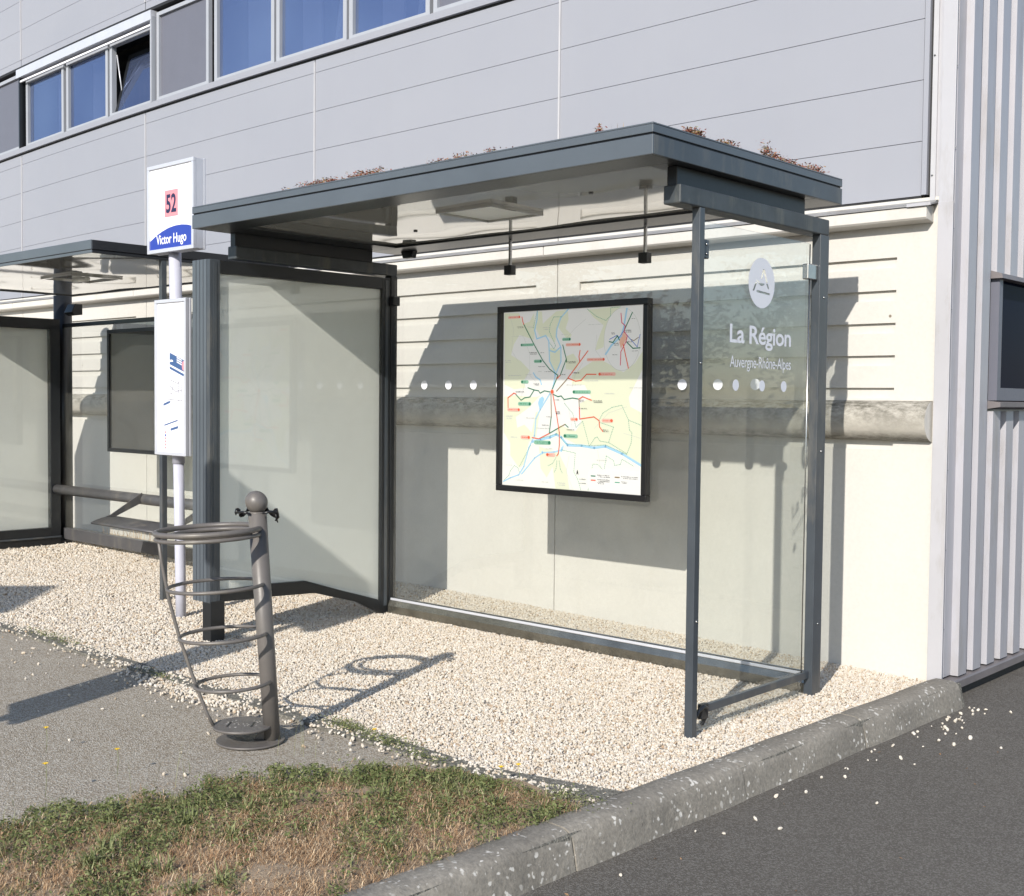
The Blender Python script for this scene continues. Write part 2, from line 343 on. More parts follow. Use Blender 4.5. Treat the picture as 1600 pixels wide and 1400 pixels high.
def raw_mesh(name, verts, faces, mat, tint=None, parent=None, smooth=False):
    verts = np.asarray(verts, np.float32); faces = np.asarray(faces, np.int32); nf, k = faces.shape
    me = bpy.data.meshes.new(name); me.vertices.add(len(verts)); me.vertices.foreach_set('co', verts.ravel())
    me.loops.add(nf*k); me.loops.foreach_set('vertex_index', faces.ravel())
    me.polygons.add(nf); me.polygons.foreach_set('loop_start', np.arange(0, nf*k, k, dtype=np.int32)); me.polygons.foreach_set('loop_total', np.full(nf, k, np.int32))
    me.update(calc_edges=True)
    if tint is not None:
        a = me.attributes.new('tint', 'FLOAT', 'POINT'); a.data.foreach_set('value', np.asarray(tint, np.float32))
    me.materials.append(M[mat]); me.polygons.foreach_set('use_smooth', np.full(nf, smooth))
    o = bpy.data.objects.new(name, me); COL.objects.link(o)
    if parent: o.parent = parent
    return o
def rand_rot(n):
    q = RNG.normal(size=(n, 4)); q /= np.linalg.norm(q, axis=1)[:, None]; a, b, c, d = q.T
    return np.stack([np.stack([1-2*(c*c+d*d), 2*(b*c-a*d), 2*(b*d+a*c)], 1), np.stack([2*(b*c+a*d), 1-2*(b*b+d*d), 2*(c*d-a*b)], 1), np.stack([2*(b*d-a*c), 2*(c*d+a*b), 1-2*(b*b+c*c)], 1)], 1)
g_ = (1+5**.5)/2
ICO_V = np.array([(-1, g_, 0), (1, g_, 0), (-1, -g_, 0), (1, -g_, 0), (0, -1, g_), (0, 1, g_), (0, -1, -g_), (0, 1, -g_), (g_, 0, -1), (g_, 0, 1), (-g_, 0, -1), (-g_, 0, 1)])/math.hypot(1, g_)
ICO_F = np.array([(0, 11, 5), (0, 5, 1), (0, 1, 7), (0, 7, 10), (0, 10, 11), (1, 5, 9), (5, 11, 4), (11, 10, 2), (10, 7, 6), (7, 1, 8), (3, 9, 4), (3, 4, 2), (3, 2, 6), (3, 6, 8), (3, 8, 9), (4, 9, 5), (2, 4, 11), (6, 2, 10), (8, 6, 7), (9, 8, 1)])
OCT_V = np.array([(1, 0, 0), (-1, 0, 0), (0, 1, 0), (0, -1, 0), (0, 0, 1), (0, 0, -1)], float)
OCT_F = np.array([(0, 2, 4), (2, 1, 4), (1, 3, 4), (3, 0, 4), (2, 0, 5), (1, 2, 5), (3, 1, 5), (0, 3, 5)])
def pebbles(xyz, size, BV, BF):
    n = len(xyz); k = len(BV)
    v = BV[None]*(1+RNG.uniform(-.22, .22, (n, k, 1)))*(size[:, None, None]*np.stack([RNG.uniform(.85, 1.25, n), RNG.uniform(.65, 1.0, n), RNG.uniform(.5, .8, n)], 1)[:, None, :])
    v = np.einsum('nij,nkj->nki', rand_rot(n), v)+xyz[:, None, :]
    f = BF[None]+(np.arange(n)*k)[:, None, None]
    return v.reshape(-1, 3), f.reshape(-1, 3), np.repeat(RNG.random(n), k)
# ================================================================ GROUND
def gz(x, y):      # the gravel banks up slightly against the wall
    t = np.clip((np.asarray(y, float)-1.1)/.7, 0, 1); t = t*t*(3-2*t)
    return t*np.clip(-.0175*(np.asarray(x, float)+1.4), -.03, .035)
def sheet(name, pts, z, mat, z0=None):
    b = MB(); b.prism(pts, 2, z0 if z0 is not None else z-.05, z, mat); o = b.build(name); tag(o, kind='structure'); return o
KX = lambda y: .235+.045*y*.6+.012       # inner edge of the kerb
b = MB(); b.add([(-300, -300, -.125), (300, -300, -.125), (300, 300, -.125), (-300, 300, -.125)], [[0, 1, 2, 3]], 'road')
tag(b.build('road'), kind='structure')
sheet('path', [(-30, -.985), (-30, -14), (-1.9, -14), (-1.45, -6), (-1.25, -3.5), (-1.06, -2.47), (-.90, -1.7), (-.66, -1.25), (-.50, -1.0)], -.012, 'path', -.12)
sheet('edging_strip', [(-30, -.985), (-.50, -1.0), (-.3, -1.0), (.215, -.88), (.215, -.76), (-.35, -.90), (-30, -.90)], .004, 'edging', -.12)
# gravel bed base
nx_, ny_ = 120, 24; xs = np.linspace(-14, .29, nx_); ys = np.linspace(-.90, 1.88, ny_); vv = []; ff = []
for j, y in enumerate(ys):
    for i, x in enumerate(xs): vv.append((x, y, float(gz(x, y))-.008))
for j in range(ny_-1):
    for i in range(nx_-1): a = j*nx_+i; ff.append((a, a+1, a+nx_+1, a+nx_))
o = raw_mesh('gravel_bed', vv, ff, 'gravelbed'); tag(o, kind='structure')
# soil strip under the grass
vv = []; ff = []; nx_, ny_ = 50, 110
for j in range(ny_):
    y = -.97-6.0*j/(ny_-1)
    xl = np.interp(-y, [.9, 1.0, 1.25, 1.7, 2.47, 3.5, 6, 14], [-.40, -.46, -.62, -.87, -1.05, -1.27, -1.45, -1.9])
    for i in range(nx_):
        u = i/(nx_-1); x = xl+(KX(y)+.01-xl)*u
        h = .012*math.sin(7*x+2)*math.sin(5*y)+.01*math.sin(17*x+y*3)*math.sin(13*y+1)
        vv.append((x, y, -.006+(h+.008)*min(1, u*6)*min(1, (1-u)*6)))
for j in range(ny_-1):
    for i in range(nx_-1): a = j*nx_+i; ff.append((a, a+nx_, a+nx_+1, a+1))
tag(raw_mesh('soil', vv, ff, 'soil', smooth=True), kind='structure')
# kerb: rounded profile swept along y, joints every metre
b = MB(); prof = [(0, -.14), (0, .004), (.006, .012), (.085, .012), (.108, .006), (.124, -.010), (.133, -.034), (.152, -.14)]
ysk = [-8.2+1.0*k+(.0 if k % 2 else .015) for k in range(11)]
for a_, b_ in zip(ysk[:-1], ysk[1:]):
    n = 12; vs = []; b_ = min(b_, 1.86) - .007
    jit = random.uniform(-.003, .003)
    for i in range(n+1):
        y = a_+(b_-a_)*i/n; e = .0025 if i in (0, n) else 0
        for (px, pz) in prof:
            wv = .003*math.sin(y*9+px*30)
            vs.append((KX(y)+px+jit-(e if px > .1 else 0)+wv*(px > .09), y, pz-(e if pz > -.1 else 0)+jit*.5+wv*.6*(pz > -.1)))
    k = len(prof); fs = []
    for i in range(n):
        for q in range(k-1): fs.append([i*k+q, i*k+q+1, (i+1)*k+q+1, (i+1)*k+q])
    b.add(vs, fs, 'kerb', True); b.add([vs[i] for i in range(k)], [list(range(k))], 'kerb'); b.add([vs[n*k+i] for i in range(k)], [list(range(k))], 'kerb')
b.box(KX(-3)+.0, KX(-3)+.10, -8.3, -3, -.13, -.02, 'kerb'); b.add([(KX(y)+dx, y, zz_) for y in (-8.2, 1.85) for dx, zz_ in ((.004, -.006), (.117, -.006), (.142, -.13))], [[0, 1, 4, 3], [1, 2, 5, 4]], 'edging')
tag(b.build('kerb'), kind='structure')

# ---- gravel pebbles
def in_shadow_free(n, x0, x1, y0, y1): return np.stack([RNG.uniform(x0, x1, n), RNG.uniform(y0, y1, n)], 1)
V_, F_, T_ = [], [], []; off = 0
def addp(xyz, size, BV, BF):
    global off
    v, f, t_ = pebbles(xyz, size, BV, BF); V_.append(v); F_.append(f+off); T_.append(t_); off += len(v)
def edge_y(x): return -.905+.03*np.sin(3*x+1)+.018*np.sin(11*x)
def bedset(n, x0, x1, s, BV, BF, y1=1.87):
    p = in_shadow_free(n, x0, x1, -1.02, y1); ok = p[:, 1] > edge_y(p[:, 0])-np.abs(RNG.normal(0, .02, n)); p = p[ok]
    kx = KX(p[:, 1]); p = p[p[:, 0] < kx-.004]; n = len(p); sz = s*RNG.uniform(.65, 1.25, n)
    z = gz(p[:, 0], p[:, 1])-.004+RNG.uniform(-.003, .0035, n)
    addp(np.c_[p, z], sz, BV, BF)
bedset(98000, -3.2, .30, .0070, ICO_V, ICO_F)
bedset(56000, -7.2, -3.2, .0088, ICO_V, ICO_F)
bedset(30000, -11.5, -7.2, .013, OCT_V, OCT_F)
# spill over the edging and on the path
n = 1500; x = RNG.uniform(-6, .1, n); dd = np.abs(RNG.exponential(.045, n)); p = np.c_[x, edge_y(x)-dd]
addp(np.c_[p, np.full(n, .004)], .008*RNG.uniform(.6, 1.3, n), ICO_V, ICO_F)
n = 650; p = np.c_[RNG.normal(-2.15, .30, n), -.98-np.abs(RNG.normal(0, .08, n))]
addp(np.c_[p, np.full(n, -.004)], .0085*RNG.uniform(.6, 1.3, n), ICO_V, ICO_F)
n = 90; p = np.c_[RNG.uniform(-5, -.9, n), -1.0-RNG.exponential(.35, n)]; addp(np.c_[p, np.full(n, -.006)], .008*RNG.uniform(.5, 1.3, n), ICO_V, ICO_F)
o = raw_mesh('gravel', np.concatenate(V_), np.concatenate(F_), 'pebble', np.concatenate(T_)); tag(o, kind='stuff')
V_, F_, T_ = [], [], []; off = 0
n = 45; yy = RNG.uniform(-4, 1.9, n); p = np.c_[KX(yy)+.185+RNG.exponential(.11, n), yy]; addp(np.c_[p, np.full(n, -.119)], .0085*RNG.uniform(.5, 1.25, n), ICO_V, ICO_F)
n = 34; p = np.c_[.47+RNG.exponential(.05, n), 1.45+RNG.uniform(-.35, .4, n)]; addp(np.c_[p, np.full(n, -.118)], .010*RNG.uniform(.5, 1.3, n), ICO_V, ICO_F)
n = 9; p = np.c_[RNG.uniform(.5, 2.3, n), RNG.uniform(-2.6, 1.6, n)]; addp(np.c_[p, np.full(n, -.119)], .009*RNG.uniform(.5, 1.2, n), ICO_V, ICO_F)
o = raw_mesh('loose_pebbles', np.concatenate(V_), np.concatenate(F_), 'pebble', np.clip(np.concatenate(T_)*.4+.55, 0, 1)); tag(o, kind='stuff')

n = 90; x = np.r_[RNG.uniform(-6, .2, 50), RNG.uniform(.45, 1.9, 40)]; y = np.r_[RNG.uniform(-.85, 1.7, 50), RNG.uniform(-2, 1.6, 40)]; z = np.r_[np.full(50, .008), np.full(40, -.120)]
LIT = (x, y, z)
# ---- grass
def fnoise(x, y, s=1.0):
    return (np.sin(x*5.1*s+1.3+2*np.sin(y*3.3*s))+np.sin(y*6.3*s+.7+1.7*np.sin(x*4.1*s+2))+np.sin((x+y)*11*s+.5))/3
def left_edge(y): return np.interp(-y, [.9, 1.05, 1.25, 1.7, 2.47, 3.5, 6], [.05, -.40, -.66, -.87, -1.05, -1.28, -1.42])
def grass_pts(n):
    y = -1.02-RNG.random(n)*3.6; xl = left_edge(y)-.05+.045*np.sin(y*9)+.035*np.sin(y*23+1)+.025*np.sin(y*51); x = xl+(KX(y)+.015-xl)*RNG.random(n)-(RNG.random(n) < .05)*RNG.exponential(.05, n)
    return x, y, xl
def blades(x, y, z, L, wd, lean, tint, name, mat):
    n = len(x); a = RNG.uniform(0, 2*np.pi, n); dirv = np.stack([np.cos(a), np.sin(a)], 1); sd = np.stack([-np.sin(a), np.cos(a)], 1)
    P = np.zeros((n, 5, 3)); base = np.stack([x, y, z], 1)
    l1 = L*.5*np.sin(lean*.6); h1 = L*.5*np.cos(lean*.6); l2 = l1+L*.5*np.sin(lean*1.4); h2 = np.maximum(h1+L*.5*np.cos(lean*1.4), .003)
    def put(i, l, h, ww):
        P[:, i, 0] = base[:, 0]+dirv[:, 0]*l+sd[:, 0]*ww; P[:, i, 1] = base[:, 1]+dirv[:, 1]*l+sd[:, 1]*ww; P[:, i, 2] = base[:, 2]+h
    put(0, 0, 0, wd*.5); put(1, 0, 0, -wd*.5); put(2, l1, h1, wd*.45); put(3, l1, h1, -wd*.45); put(4, l2, h2, 0*wd)
    f = np.array([(0, 1, 3), (0, 3, 2), (2, 3, 4)])[None]+(np.arange(n)*5)[:, None, None]
    return P.reshape(-1, 3), f.reshape(-1, 3), np.repeat(tint, 5)
def leaves(x, y, z, s, tint):
    n = len(x); q = np.array([(-1, 0, 0), (0, -.45, .12), (1, 0, 0), (0, .45, .12)])[None]*s[:, None, None]
    R = rand_rot(n); R2 = np.einsum('nij,nkj->nki', R, q); R2[:, :, 2] *= .65
    P = R2+np.stack([x, y, z], 1)[:, None, :]; f = np.array([(0, 1, 2), (0, 2, 3)])[None]+(np.arange(n)*4)[:, None, None]
    return P.reshape(-1, 3), f.reshape(-1, 3), np.repeat(tint, 4)
def cat_mesh(name, parts, mat):
    o_ = 0; V, F, T = [], [], []
    for v, f, t_ in parts: V.append(v); F.append(f+o_); T.append(t_); o_ += len(v)
    return tag(raw_mesh(name, np.concatenate(V), np.concatenate(F), mat, np.concatenate(T)), kind='stuff')
def green_w(x, y, xl):   # where the living plants stand: towards the path side and the far end
    u = (x-xl)/(KX(y)-xl); far = np.clip((y+1.75)/.6, 0, 1)
    g = 1.02-1.15*u+.75*fnoise(x, y, 1.2)+.55*fnoise(x+3, y, 2.7)
    g = np.where(far > 0, np.maximum(g, .45*far+.55*fnoise(x, y, 2.2)), g)
    return np.clip(g, 0, 1)
x, y, xl = grass_pts(80000); g = green_w(x, y, xl); k = RNG.random(len(x)) < g; x, y = x[k], y[k]; n = len(x)
hh = .012+.035*np.clip(.5+.6*fnoise(x, y, 3.1), 0, 1)
L1 = leaves(x, y, RNG.random(n)**.8*hh+.002, RNG.uniform(.004, .012, n), np.clip(RNG.random(n)*.7+.25*fnoise(x, y, 4), 0, 1))
x, y, xl = grass_pts(22000); g = green_w(x, y, xl); k = RNG.random(len(x)) < g; x, y = x[k], y[k]; n = len(x)
L2 = blades(x, y, np.full(n, .0), RNG.uniform(.02, .06, n), RNG.uniform(.0015, .003, n), RNG.uniform(.2, 1.2, n), RNG.random(n)*.9, '', '')
L3 = []
for k in range(26):
    yy_ = -1.1-random.random()*2.2; xl_ = float(left_edge(yy_)); xx_ = xl_+(float(KX(yy_))-xl_)*random.random()*.85; nn_ = random.randint(25, 60)
    L3.append(blades(xx_+RNG.normal(0, .012, nn_), yy_+RNG.normal(0, .012, nn_), np.zeros(nn_), RNG.uniform(.04, .10, nn_), RNG.uniform(.003, .006, nn_), RNG.uniform(.5, 1.5, nn_), RNG.uniform(.3, 1, nn_), '', ''))
cat_mesh('green_ground_cover', [L1, L2]+L3, 'leaf')
x, y, xl = grass_pts(95000); g = green_w(x, y, xl); u = (x-xl)/(KX(y)-xl)
dry = np.clip(1.15-g*.9-1.1*np.clip(u-.72, 0, 1)*2.2+.35*fnoise(x+1, y+5, 1.9), .05, 1); k = RNG.random(len(x)) < dry; x, y = x[k], y[k]; n = len(x)
S1 = blades(x, y, RNG.random(n)*.012, RNG.uniform(.015, .065, n), RNG.uniform(.0010, .0022, n), RNG.uniform(1.0, 2.1, n), RNG.random(n), '', '')
x, y, xl = grass_pts(260); n = len(x); S2 = blades(x, y, RNG.random(n)*.015, RNG.uniform(.05, .12, n), RNG.uniform(.0010, .0020, n), RNG.uniform(.8, 1.7, n), RNG.uniform(.5, 1, n), '', '')
cat_mesh('dry_grass', [S1, S2], 'straw')
n = 90; cat_mesh('leaf_litter', [leaves(LIT[0], LIT[1], LIT[2], RNG.uniform(.004, .012, n), RNG.random(n)*.45)], 'straw')
# weeds in the edging gaps
def tuft(cx, cy, sx, sy, n, h):
    x = RNG.normal(cx, sx, n); y = RNG.normal(cy, sy, n); return leaves(x, y, RNG.random(n)*h+.004, RNG.uniform(.003, .008, n), RNG.random(n)*.8)
cat_mesh('edge_weeds', [tuft(-1.16, -.93, .08, .025, 700, .03), tuft(-.86, -.96, .10, .025, 800, .035), tuft(-.60, -.99, .06, .02, 260, .02), tuft(-3.9, -.93, .22, .03, 600, .03), tuft(-2.6, -.99, .10, .02, 200, .02), tuft(.12, -.96, .08, .04, 500, .025)], 'leaf')
# tall thin stalks on the path edge
x = RNG.normal(-1.12, .14, 24); y = RNG.uniform(-3.0, -1.6, 24); n = 24
x2 = RNG.normal(-.98, .05, 9); y2 = RNG.normal(-1.28, .06, 9)
xx = np.r_[x, x2]; yy = np.r_[y, y2]; n = len(xx)
cat_mesh('tall_weed_stalks', [blades(xx, yy, np.zeros(n), RNG.uniform(.08, .20, n), RNG.uniform(.0008, .0014, n), RNG.uniform(.05, .6, n), RNG.uniform(.5, 1, n), '', '')], 'leaf')
# wild grass behind the far shelter
x = RNG.normal(-7.45, .22, 110); y = RNG.normal(1.60, .07, 110)
cat_mesh('wall_foot_grass', [blades(x, y, np.zeros(110), RNG.uniform(.10, .30, 110), RNG.uniform(.003, .005, 110), RNG.uniform(.05, .7, 110), RNG.uniform(.4, 1, 110), '', '')], 'straw')
# flowers
for i, (fx, fy, fz) in enumerate([(-.93, -.975, .05), (-.16, -1.02, .07), (-.10, -.99, .085), (-1.28, -1.95, .10), (-1.24, -2.25, .12), (-1.75, -2.0, .1)]):
    r = empty('wildflower', (fx, fy, 0), 'small yellow wildflower on a thin stem at the edge of the grass', 'flower', 'yellow wildflowers along the grass edge')
    b = MB(); b.tube([(0, 0, 0), (.004, .003, fz*.6), (0, .002, fz)], .0009, 'stem', 6); b.build('stem', r)
    b = MB()
    for k in range(9):
        a = 2*math.pi*k/9; c_, s_ = math.cos(a), math.sin(a)
        b.add([(0, 0, fz), (.008*c_-.003*s_, .008*s_+.003*c_, fz+.003), (.0125*c_, .0125*s_, fz+.004), (.008*c_+.003*s_, .008*s_-.003*c_, fz+.003)], [[0, 1, 2, 3]], 'yellow')
    b.sphere((0, 0, fz+.001), .0035, 'yellow', 8, 5); b.build('bloom', r)

# ================================================================ MAIN BUILDING
W = 1.873
def drop(x, y, z):
    k = min(max((z-2.5)/1.0, 0), 1); return (x, y, z-.003*min(0, x+5)**2*k*(1 if x > -12 else 0) - (.147*k if x <= -12 else 0))
bld = empty('warehouse_building', (-6, W, 0), 'long building with cream concrete base, blue grey cladding and upper windows', 'building')
def bp(b, name, parent=bld, bevel=0, deform=None):
    o = b.build(name, None, bevel, deform); return relparent(o, parent)
joints = [-2.38, -5.0, -7.62, -10.24, -12.86, -15.5, -18.1]
# --- concrete wall: a cell grid with recesses
xset = {-20.0, .233}; rec = []
prev = .195
for j in joints:
    rec.append((j+.19, prev-.19)); xset |= {j-.004, j+.004, j+.19, prev-.19}; prev = j
rows = [(2.165, 2.220), (1.991, 2.046), (1.816, 1.871), (1.642, 1.697), (1.467, 1.522), (1.188, 1.236)]
zset = {-.25, 2.52};
for a_, b_ in rows: zset |= {a_, b_}
X_ = sorted(xset); Z_ = sorted(zset)
def depth(x, z):
    for j in joints:
        if abs(x-j) < .0039: return W+.015
    if any(a_ < x < b_ for a_, b_ in rec) and any(a_ < z < b_ for a_, b_ in rows): return W+.021
    return W
b = MB(); D = [[depth((X_[i]+X_[i+1])/2, (Z_[k]+Z_[k+1])/2) for k in range(len(Z_)-1)] for i in range(len(X_)-1)]
for i in range(len(X_)-1):
    for k in range(len(Z_)-1):
        d = D[i][k]; b.add([(X_[i], d, Z_[k]), (X_[i+1], d, Z_[k]), (X_[i+1], d, Z_[k+1]), (X_[i], d, Z_[k+1])], [[0, 1, 2, 3]], 'wall')
        if i+2 < len(X_) and D[i+1][k] != d: b.add([(X_[i+1], d, Z_[k]), (X_[i+1], D[i+1][k], Z_[k]), (X_[i+1], D[i+1][k], Z_[k+1]), (X_[i+1], d, Z_[k+1])], [[0, 1, 2, 3]], 'wall')
        if k+2 < len(Z_) and D[i][k+1] != d: b.add([(X_[i], d, Z_[k+1]), (X_[i+1], d, Z_[k+1]), (X_[i+1], D[i][k+1], Z_[k+1]), (X_[i], D[i][k+1], Z_[k+1])], [[0, 1, 2, 3]], 'wall')
b.add([(.233, W, -.25), (.233, W+.3, -.25), (.233, W+.3, 2.52), (.233, W, 2.52)], [[0, 1, 2, 3]], 'wall')
b.box(-20, .2, W+.02, W+.3, -.25, 2.5, 'wall'); bp(b, 'concrete_wall')
# --- half round band
b = MB(); edges = [-20]+[j for j in joints[::-1]][1:]+[.222]
for a_, b_ in zip(edges[:-1], edges[1:]):
    a2, b2 = a_+.004, b_-(.004 if b_ < .2 else 0); n = 20; vs = []
    for x in (a2, b2):
        for k in range(n+1): t_ = math.pi*k/n; vs.append((x, W+.001-.105*math.sin(t_), 1.345-.108*math.cos(t_)))
    fs = [[k, k+1, n+2+k, n+1+k] for k in range(n)]; b.add(vs, fs, 'band', True); b.add(vs, [list(range(n+1)), list(range(n+1, 2*n+2))], 'cornice')
bp(b, 'half_round_band')
# --- cornice and its metal flashing
b = MB(); edges = [-20, -10.3, -7.7, -5.1, -2.43, .205]
for a_, b_ in zip(edges[:-1], edges[1:]):
    b.prism([(W-.001, 2.385), (W-.085, 2.395), (W-.095, 2.405), (W-.095, 2.462), (W-.001, 2.475)], 0, a_+.003, b_-.003, 'cornice')
bp(b, 'cornice', bevel=.004)
b = MB(); b.prism([(W+.02, 2.505), (W-.035, 2.497), (W-.035, 2.489), (W-.103, 2.470), (W-.103, 2.464), (W-.03, 2.480), (W+.02, 2.49)], 0, -20, .225, 'greyflash'); b.box(-20, .13, W+.005, W+.02, 2.49, 2.535, 'recess', 20)
b.box(.10, .228, W-.108, W-.098, 2.462, 2.478, 'flash'); bp(b, 'cornice_flashing')
# --- cladding panels: rows with thin gaps, pale vertical joint strips
b = MB(); cols = [.134]+joints[:5]; zr = [2.532, 2.818, 3.137, 3.455, 3.77, 4.082, 4.186]
zu = [5.165, 5.235, 5.56, 5.88, 6.2, 6.5, 6.8]
b.box(-13, .134, W+.022, W+.05, 2.5, 4.19, 'seam', 40); b.box(-13, .134, W+.022, W+.05, 5.16, 6.9, 'seam', 40)
for x1, x0 in zip(cols[:-1], cols[1:]):
    for Z in (zr, zu):
        for k in range(len(Z)-1):
            b.box(x0+.006, x1-.006, W+.0, W+.02, Z[k]+.0017, Z[k+1]-.0017, 'clad', 6)
bp(b, 'metal_cladding', deform=drop)
for j in joints[:5]:
    for z0, z1 in ((2.535, 4.165), (5.235, 6.8)):
        b = MB(); b.box(j-.007, j+.007, W-.010, W+.021, z0, z1, 'cladtrim'); bp(b, 'joint_strip', deform=drop)
b = MB(); b.box(.136, .163, W-.014, W+.02, 2.535, 6.8, 'clad'); b.box(.163, .180, W+.012, W+.03, 2.535, 6.8, 'recess'); b.box(.180, .207, W-.006, W+.02, 2.5, 6.8, 'cladtrim'); b.box(.207, .236, W+.004, W+.03, 2.47, 6.8, 'flash'); b.box(.10, .24, W+.031, W+.06, 2.40, 6.8, 'recess')
for z in (2.63, 3.25, 3.9): b.cyl((.19, W-.01, z), .005, .004, 'steel', 10)
bp(b, 'end_trim')
# --- window band
b = MB(); b.box(-13, .134, W-.028, W+.09, 4.205, 4.258, 'clad', 40); b.box(-13, .134, W+.004, W+.05, 4.186, 4.205, 'recess', 40); bp(b, 'window_sill', deform=drop)
b = MB(); b.box(-13, .134, W+.46, W+.5, 4.2, 5.17, 'recess', 40); b.box(-13, .134, W+.0, W+.5, 5.14, 5.163, 'recess', 40); bp(b, 'window_recess', deform=drop)  # near-black slab above the windows paints the shadow under the ledge
def wframe(x0, x1, z0, z1, f=.045, y=W+.03, glass='window', tilt=False):
    b = MB(); y1 = y+.05
    b.box(x0, x1, y, y1, z0, z0+f, 'winframe'); b.box(x0, x1, y, y1, z1-f, z1, 'winframe'); b.box(x0, x0+f, y, y1, z0+f, z1-f, 'winframe'); b.box(x1-f, x1, y, y1, z0+f, z1-f, 'winframe')
    fr = bp(b, 'window', deform=drop)
    b = MB()
    if tilt:     # sash hinged at the bottom, leaning into the room
        h = z1-z0-2*f; b.add([(x0+f, y+.03, z0+f), (x1-f, y+.03, z0+f), (x1-f, y+.03+.16, z0+f+h*.93), (x0+f, y+.03+.16, z0+f+h*.93)], [[0, 1, 2, 3]], glass)
        sb = MB()
        for xa, xb in ((x0+f, x0+f+.05), (x1-f-.05, x1-f)):
            sb.add([(xa, y+.028, z0+f), (xb, y+.028, z0+f), (xb, y+.188, z0+f+h*.93), (xa, y+.188, z0+f+h*.93)], [[0, 1, 2, 3]], 'dark')
        sb.add([(x0+f, y+.175, z0+f+h*.86), (x1-f, y+.175, z0+f+h*.86), (x1-f, y+.188, z0+f+h*.93), (x0+f, y+.188, z0+f+h*.93)], [[0, 1, 2, 3]], 'dark')
        sb.tube([(x0+f+.01, y+.05, z1-.12), (x0+f+.03, y+.12, z0+.1)], .006, 'alu', 8)
        o = sb.build('sash', None, 0, drop); relparent(o, fr)
    else:
        b.box(x0+f, x1-f, y+.03, y+.036, z0+f, z1-f, glass)
        cb = MB(); q0 = x0+f+random.uniform(.05, .5); cb.box(q0, min(q0+random.choice([.1, .25, .4]), x1-f), y+.16, y+.18, z0+f, z1-f, 'reflection_strip')
        q1 = x0+f+random.uniform(.1, .5); cb.prism([(q1, z0+f), (q1+.05, z0+f), (q1+.22, z1-f), (q1+.15, z1-f)], 1, y+.22, y+.24, 'reflection_strip')
        o = cb.build('blind', None, 0, drop); relparent(o, fr)  # added strips imitating reflected bands, not a furnishing of the room
    o = b.build('pane', None, 0, drop); relparent(o, fr)
    return fr
zb, zt_ = 4.262, 5.035
tag(wframe(-10.20, -9.33, zb, zt_-.02), 'left window under the roller blind box'); wframe(-9.27, -8.40, zb, zt_-.02)
tag(wframe(-8.36, -7.49, zb, zt_-.02, tilt=True), 'window tilted open inwards under the roller blind box')
for (a_, b_) in ((-6.50, -5.60), (-5.57, -4.64), (-4.61, -3.68), (-.9, -.05), (-12.9, -12.0)): wframe(a_, b_, zb, zt_+.06)
def gpanel(x0, x1):
    b = MB(); b.box(x0+.04, x1-.04, W+.035, W+.05, zb+.04, zt_+.03, 'greypanel'); f = .04
    for q in ((x0, x1, zb, zb+f), (x0, x1, zt_+.03, zt_+.065), (x0, x0+f, zb+f, zt_+.03), (x1-f, x1, zb+f, zt_+.03)): b.box(q[0], q[1], W+.01, W+.05, q[2], q[3], 'winframe')
    bp(b, 'infill_panel', deform=drop)
for q in ((-7.44, -6.56), (-11.2, -10.25), (-3.62, -2.8), (-2.75, -1.0)): gpanel(*q)
b = MB(); b.box(-10.30, -7.47, W-.035, W+.12, 5.035, 5.125, 'alu', 10); b.prism([(W-.02, 4.985), (W-.008, 4.98), (W-.002, 5.0), (W-.015, 5.005)], 0, -10.24, -7.5, 'white')
b.box(-7.49, -7.465, W-.03, W+.08, 4.26, 5.07, 'winframe'); b.box(-10.27, -10.245, W-.02, W+.08, 4.26, 5.05, 'dark'); bp(b, 'roller_blind_box', deform=drop)
# --- corner flashing
b = MB()
for k in range(16): b.sphere((.294, 1.905, .25+.42*k), .004, 'steel', 8, 5)
tag(bp(b, 'flashing_rivets'), kind='stuff')
b = MB(); b.prism([(.238, 1.845), (.314, 1.845), (.288, 1.922), (.238, 1.97)], 2, 2.478, 7, 'flash'); b.prism([(.236, 1.841), (.317, 1.841), (.290, 1.922), (.236, 1.97)], 2, -.02, 2.484, 'flash')
bp(b, 'corner_flashing', bevel=.002)

# ================================================================ CORRUGATED BUILDING
hall = empty('corrugated_hall', (.4, 5, 0), 'side building of vertical ribbed light grey metal at the right edge', 'building')
b = MB()
def rib_poly(ya): return [(.322, ya), (.362, ya+.004), (.362, ya+.112), (.322, ya+.124), (.318, ya+.124), (.318, ya)]
b.box(.26, .322, 1.922, 14, -.01, 7, 'corr')
wy0, wy1 = 2.42, 4.0
for k in range(58):
    ya = 1.925+.199*k
    rngs = [(-.012, 7)] if ya+.13 < wy0-.02 or ya > wy1 else [(-.012, 1.40), (2.16, 7)]
    for z0, z1 in rngs: b.prism([(p[0], p[1]) for p in rib_poly(ya+.09)], 2, z0, z1, 'corr')
relparent(b.build('ribbed_cladding'), hall)
b = MB(); b.prism([(.30, -.02), (.375, -.022), (.382, -.03), (.382, -.068), (.30, -.068)], 1, 1.85, 14, 'basech'); relparent(b.build('base_channel'), hall)
b = MB(); b.box(.22, .345, 1.9, 14, -.2, -.068, 'recess'); relparent(b.build('plinth'), hall)
b = MB(); f = .05
b.box(.33, .378, wy0, wy0+f, 1.46, 2.13, 'greypanel'); b.box(.33, .378, wy1-f, wy1, 1.46, 2.13, 'greypanel'); b.box(.33, .378, wy0+f, wy1-f, 1.46, 1.53, 'greypanel')
b.prism([(.32, 2.18), (.40, 2.155), (.405, 2.13), (.32, 2.13)], 1, wy0-.03, wy1+.03, 'basech'); b.prism([(.32, 1.46), (.41, 1.45), (.41, 1.425), (.32, 1.41)], 1, wy0-.03, wy1+.03, 'basech')
fr = b.build('window'); relparent(fr, hall)
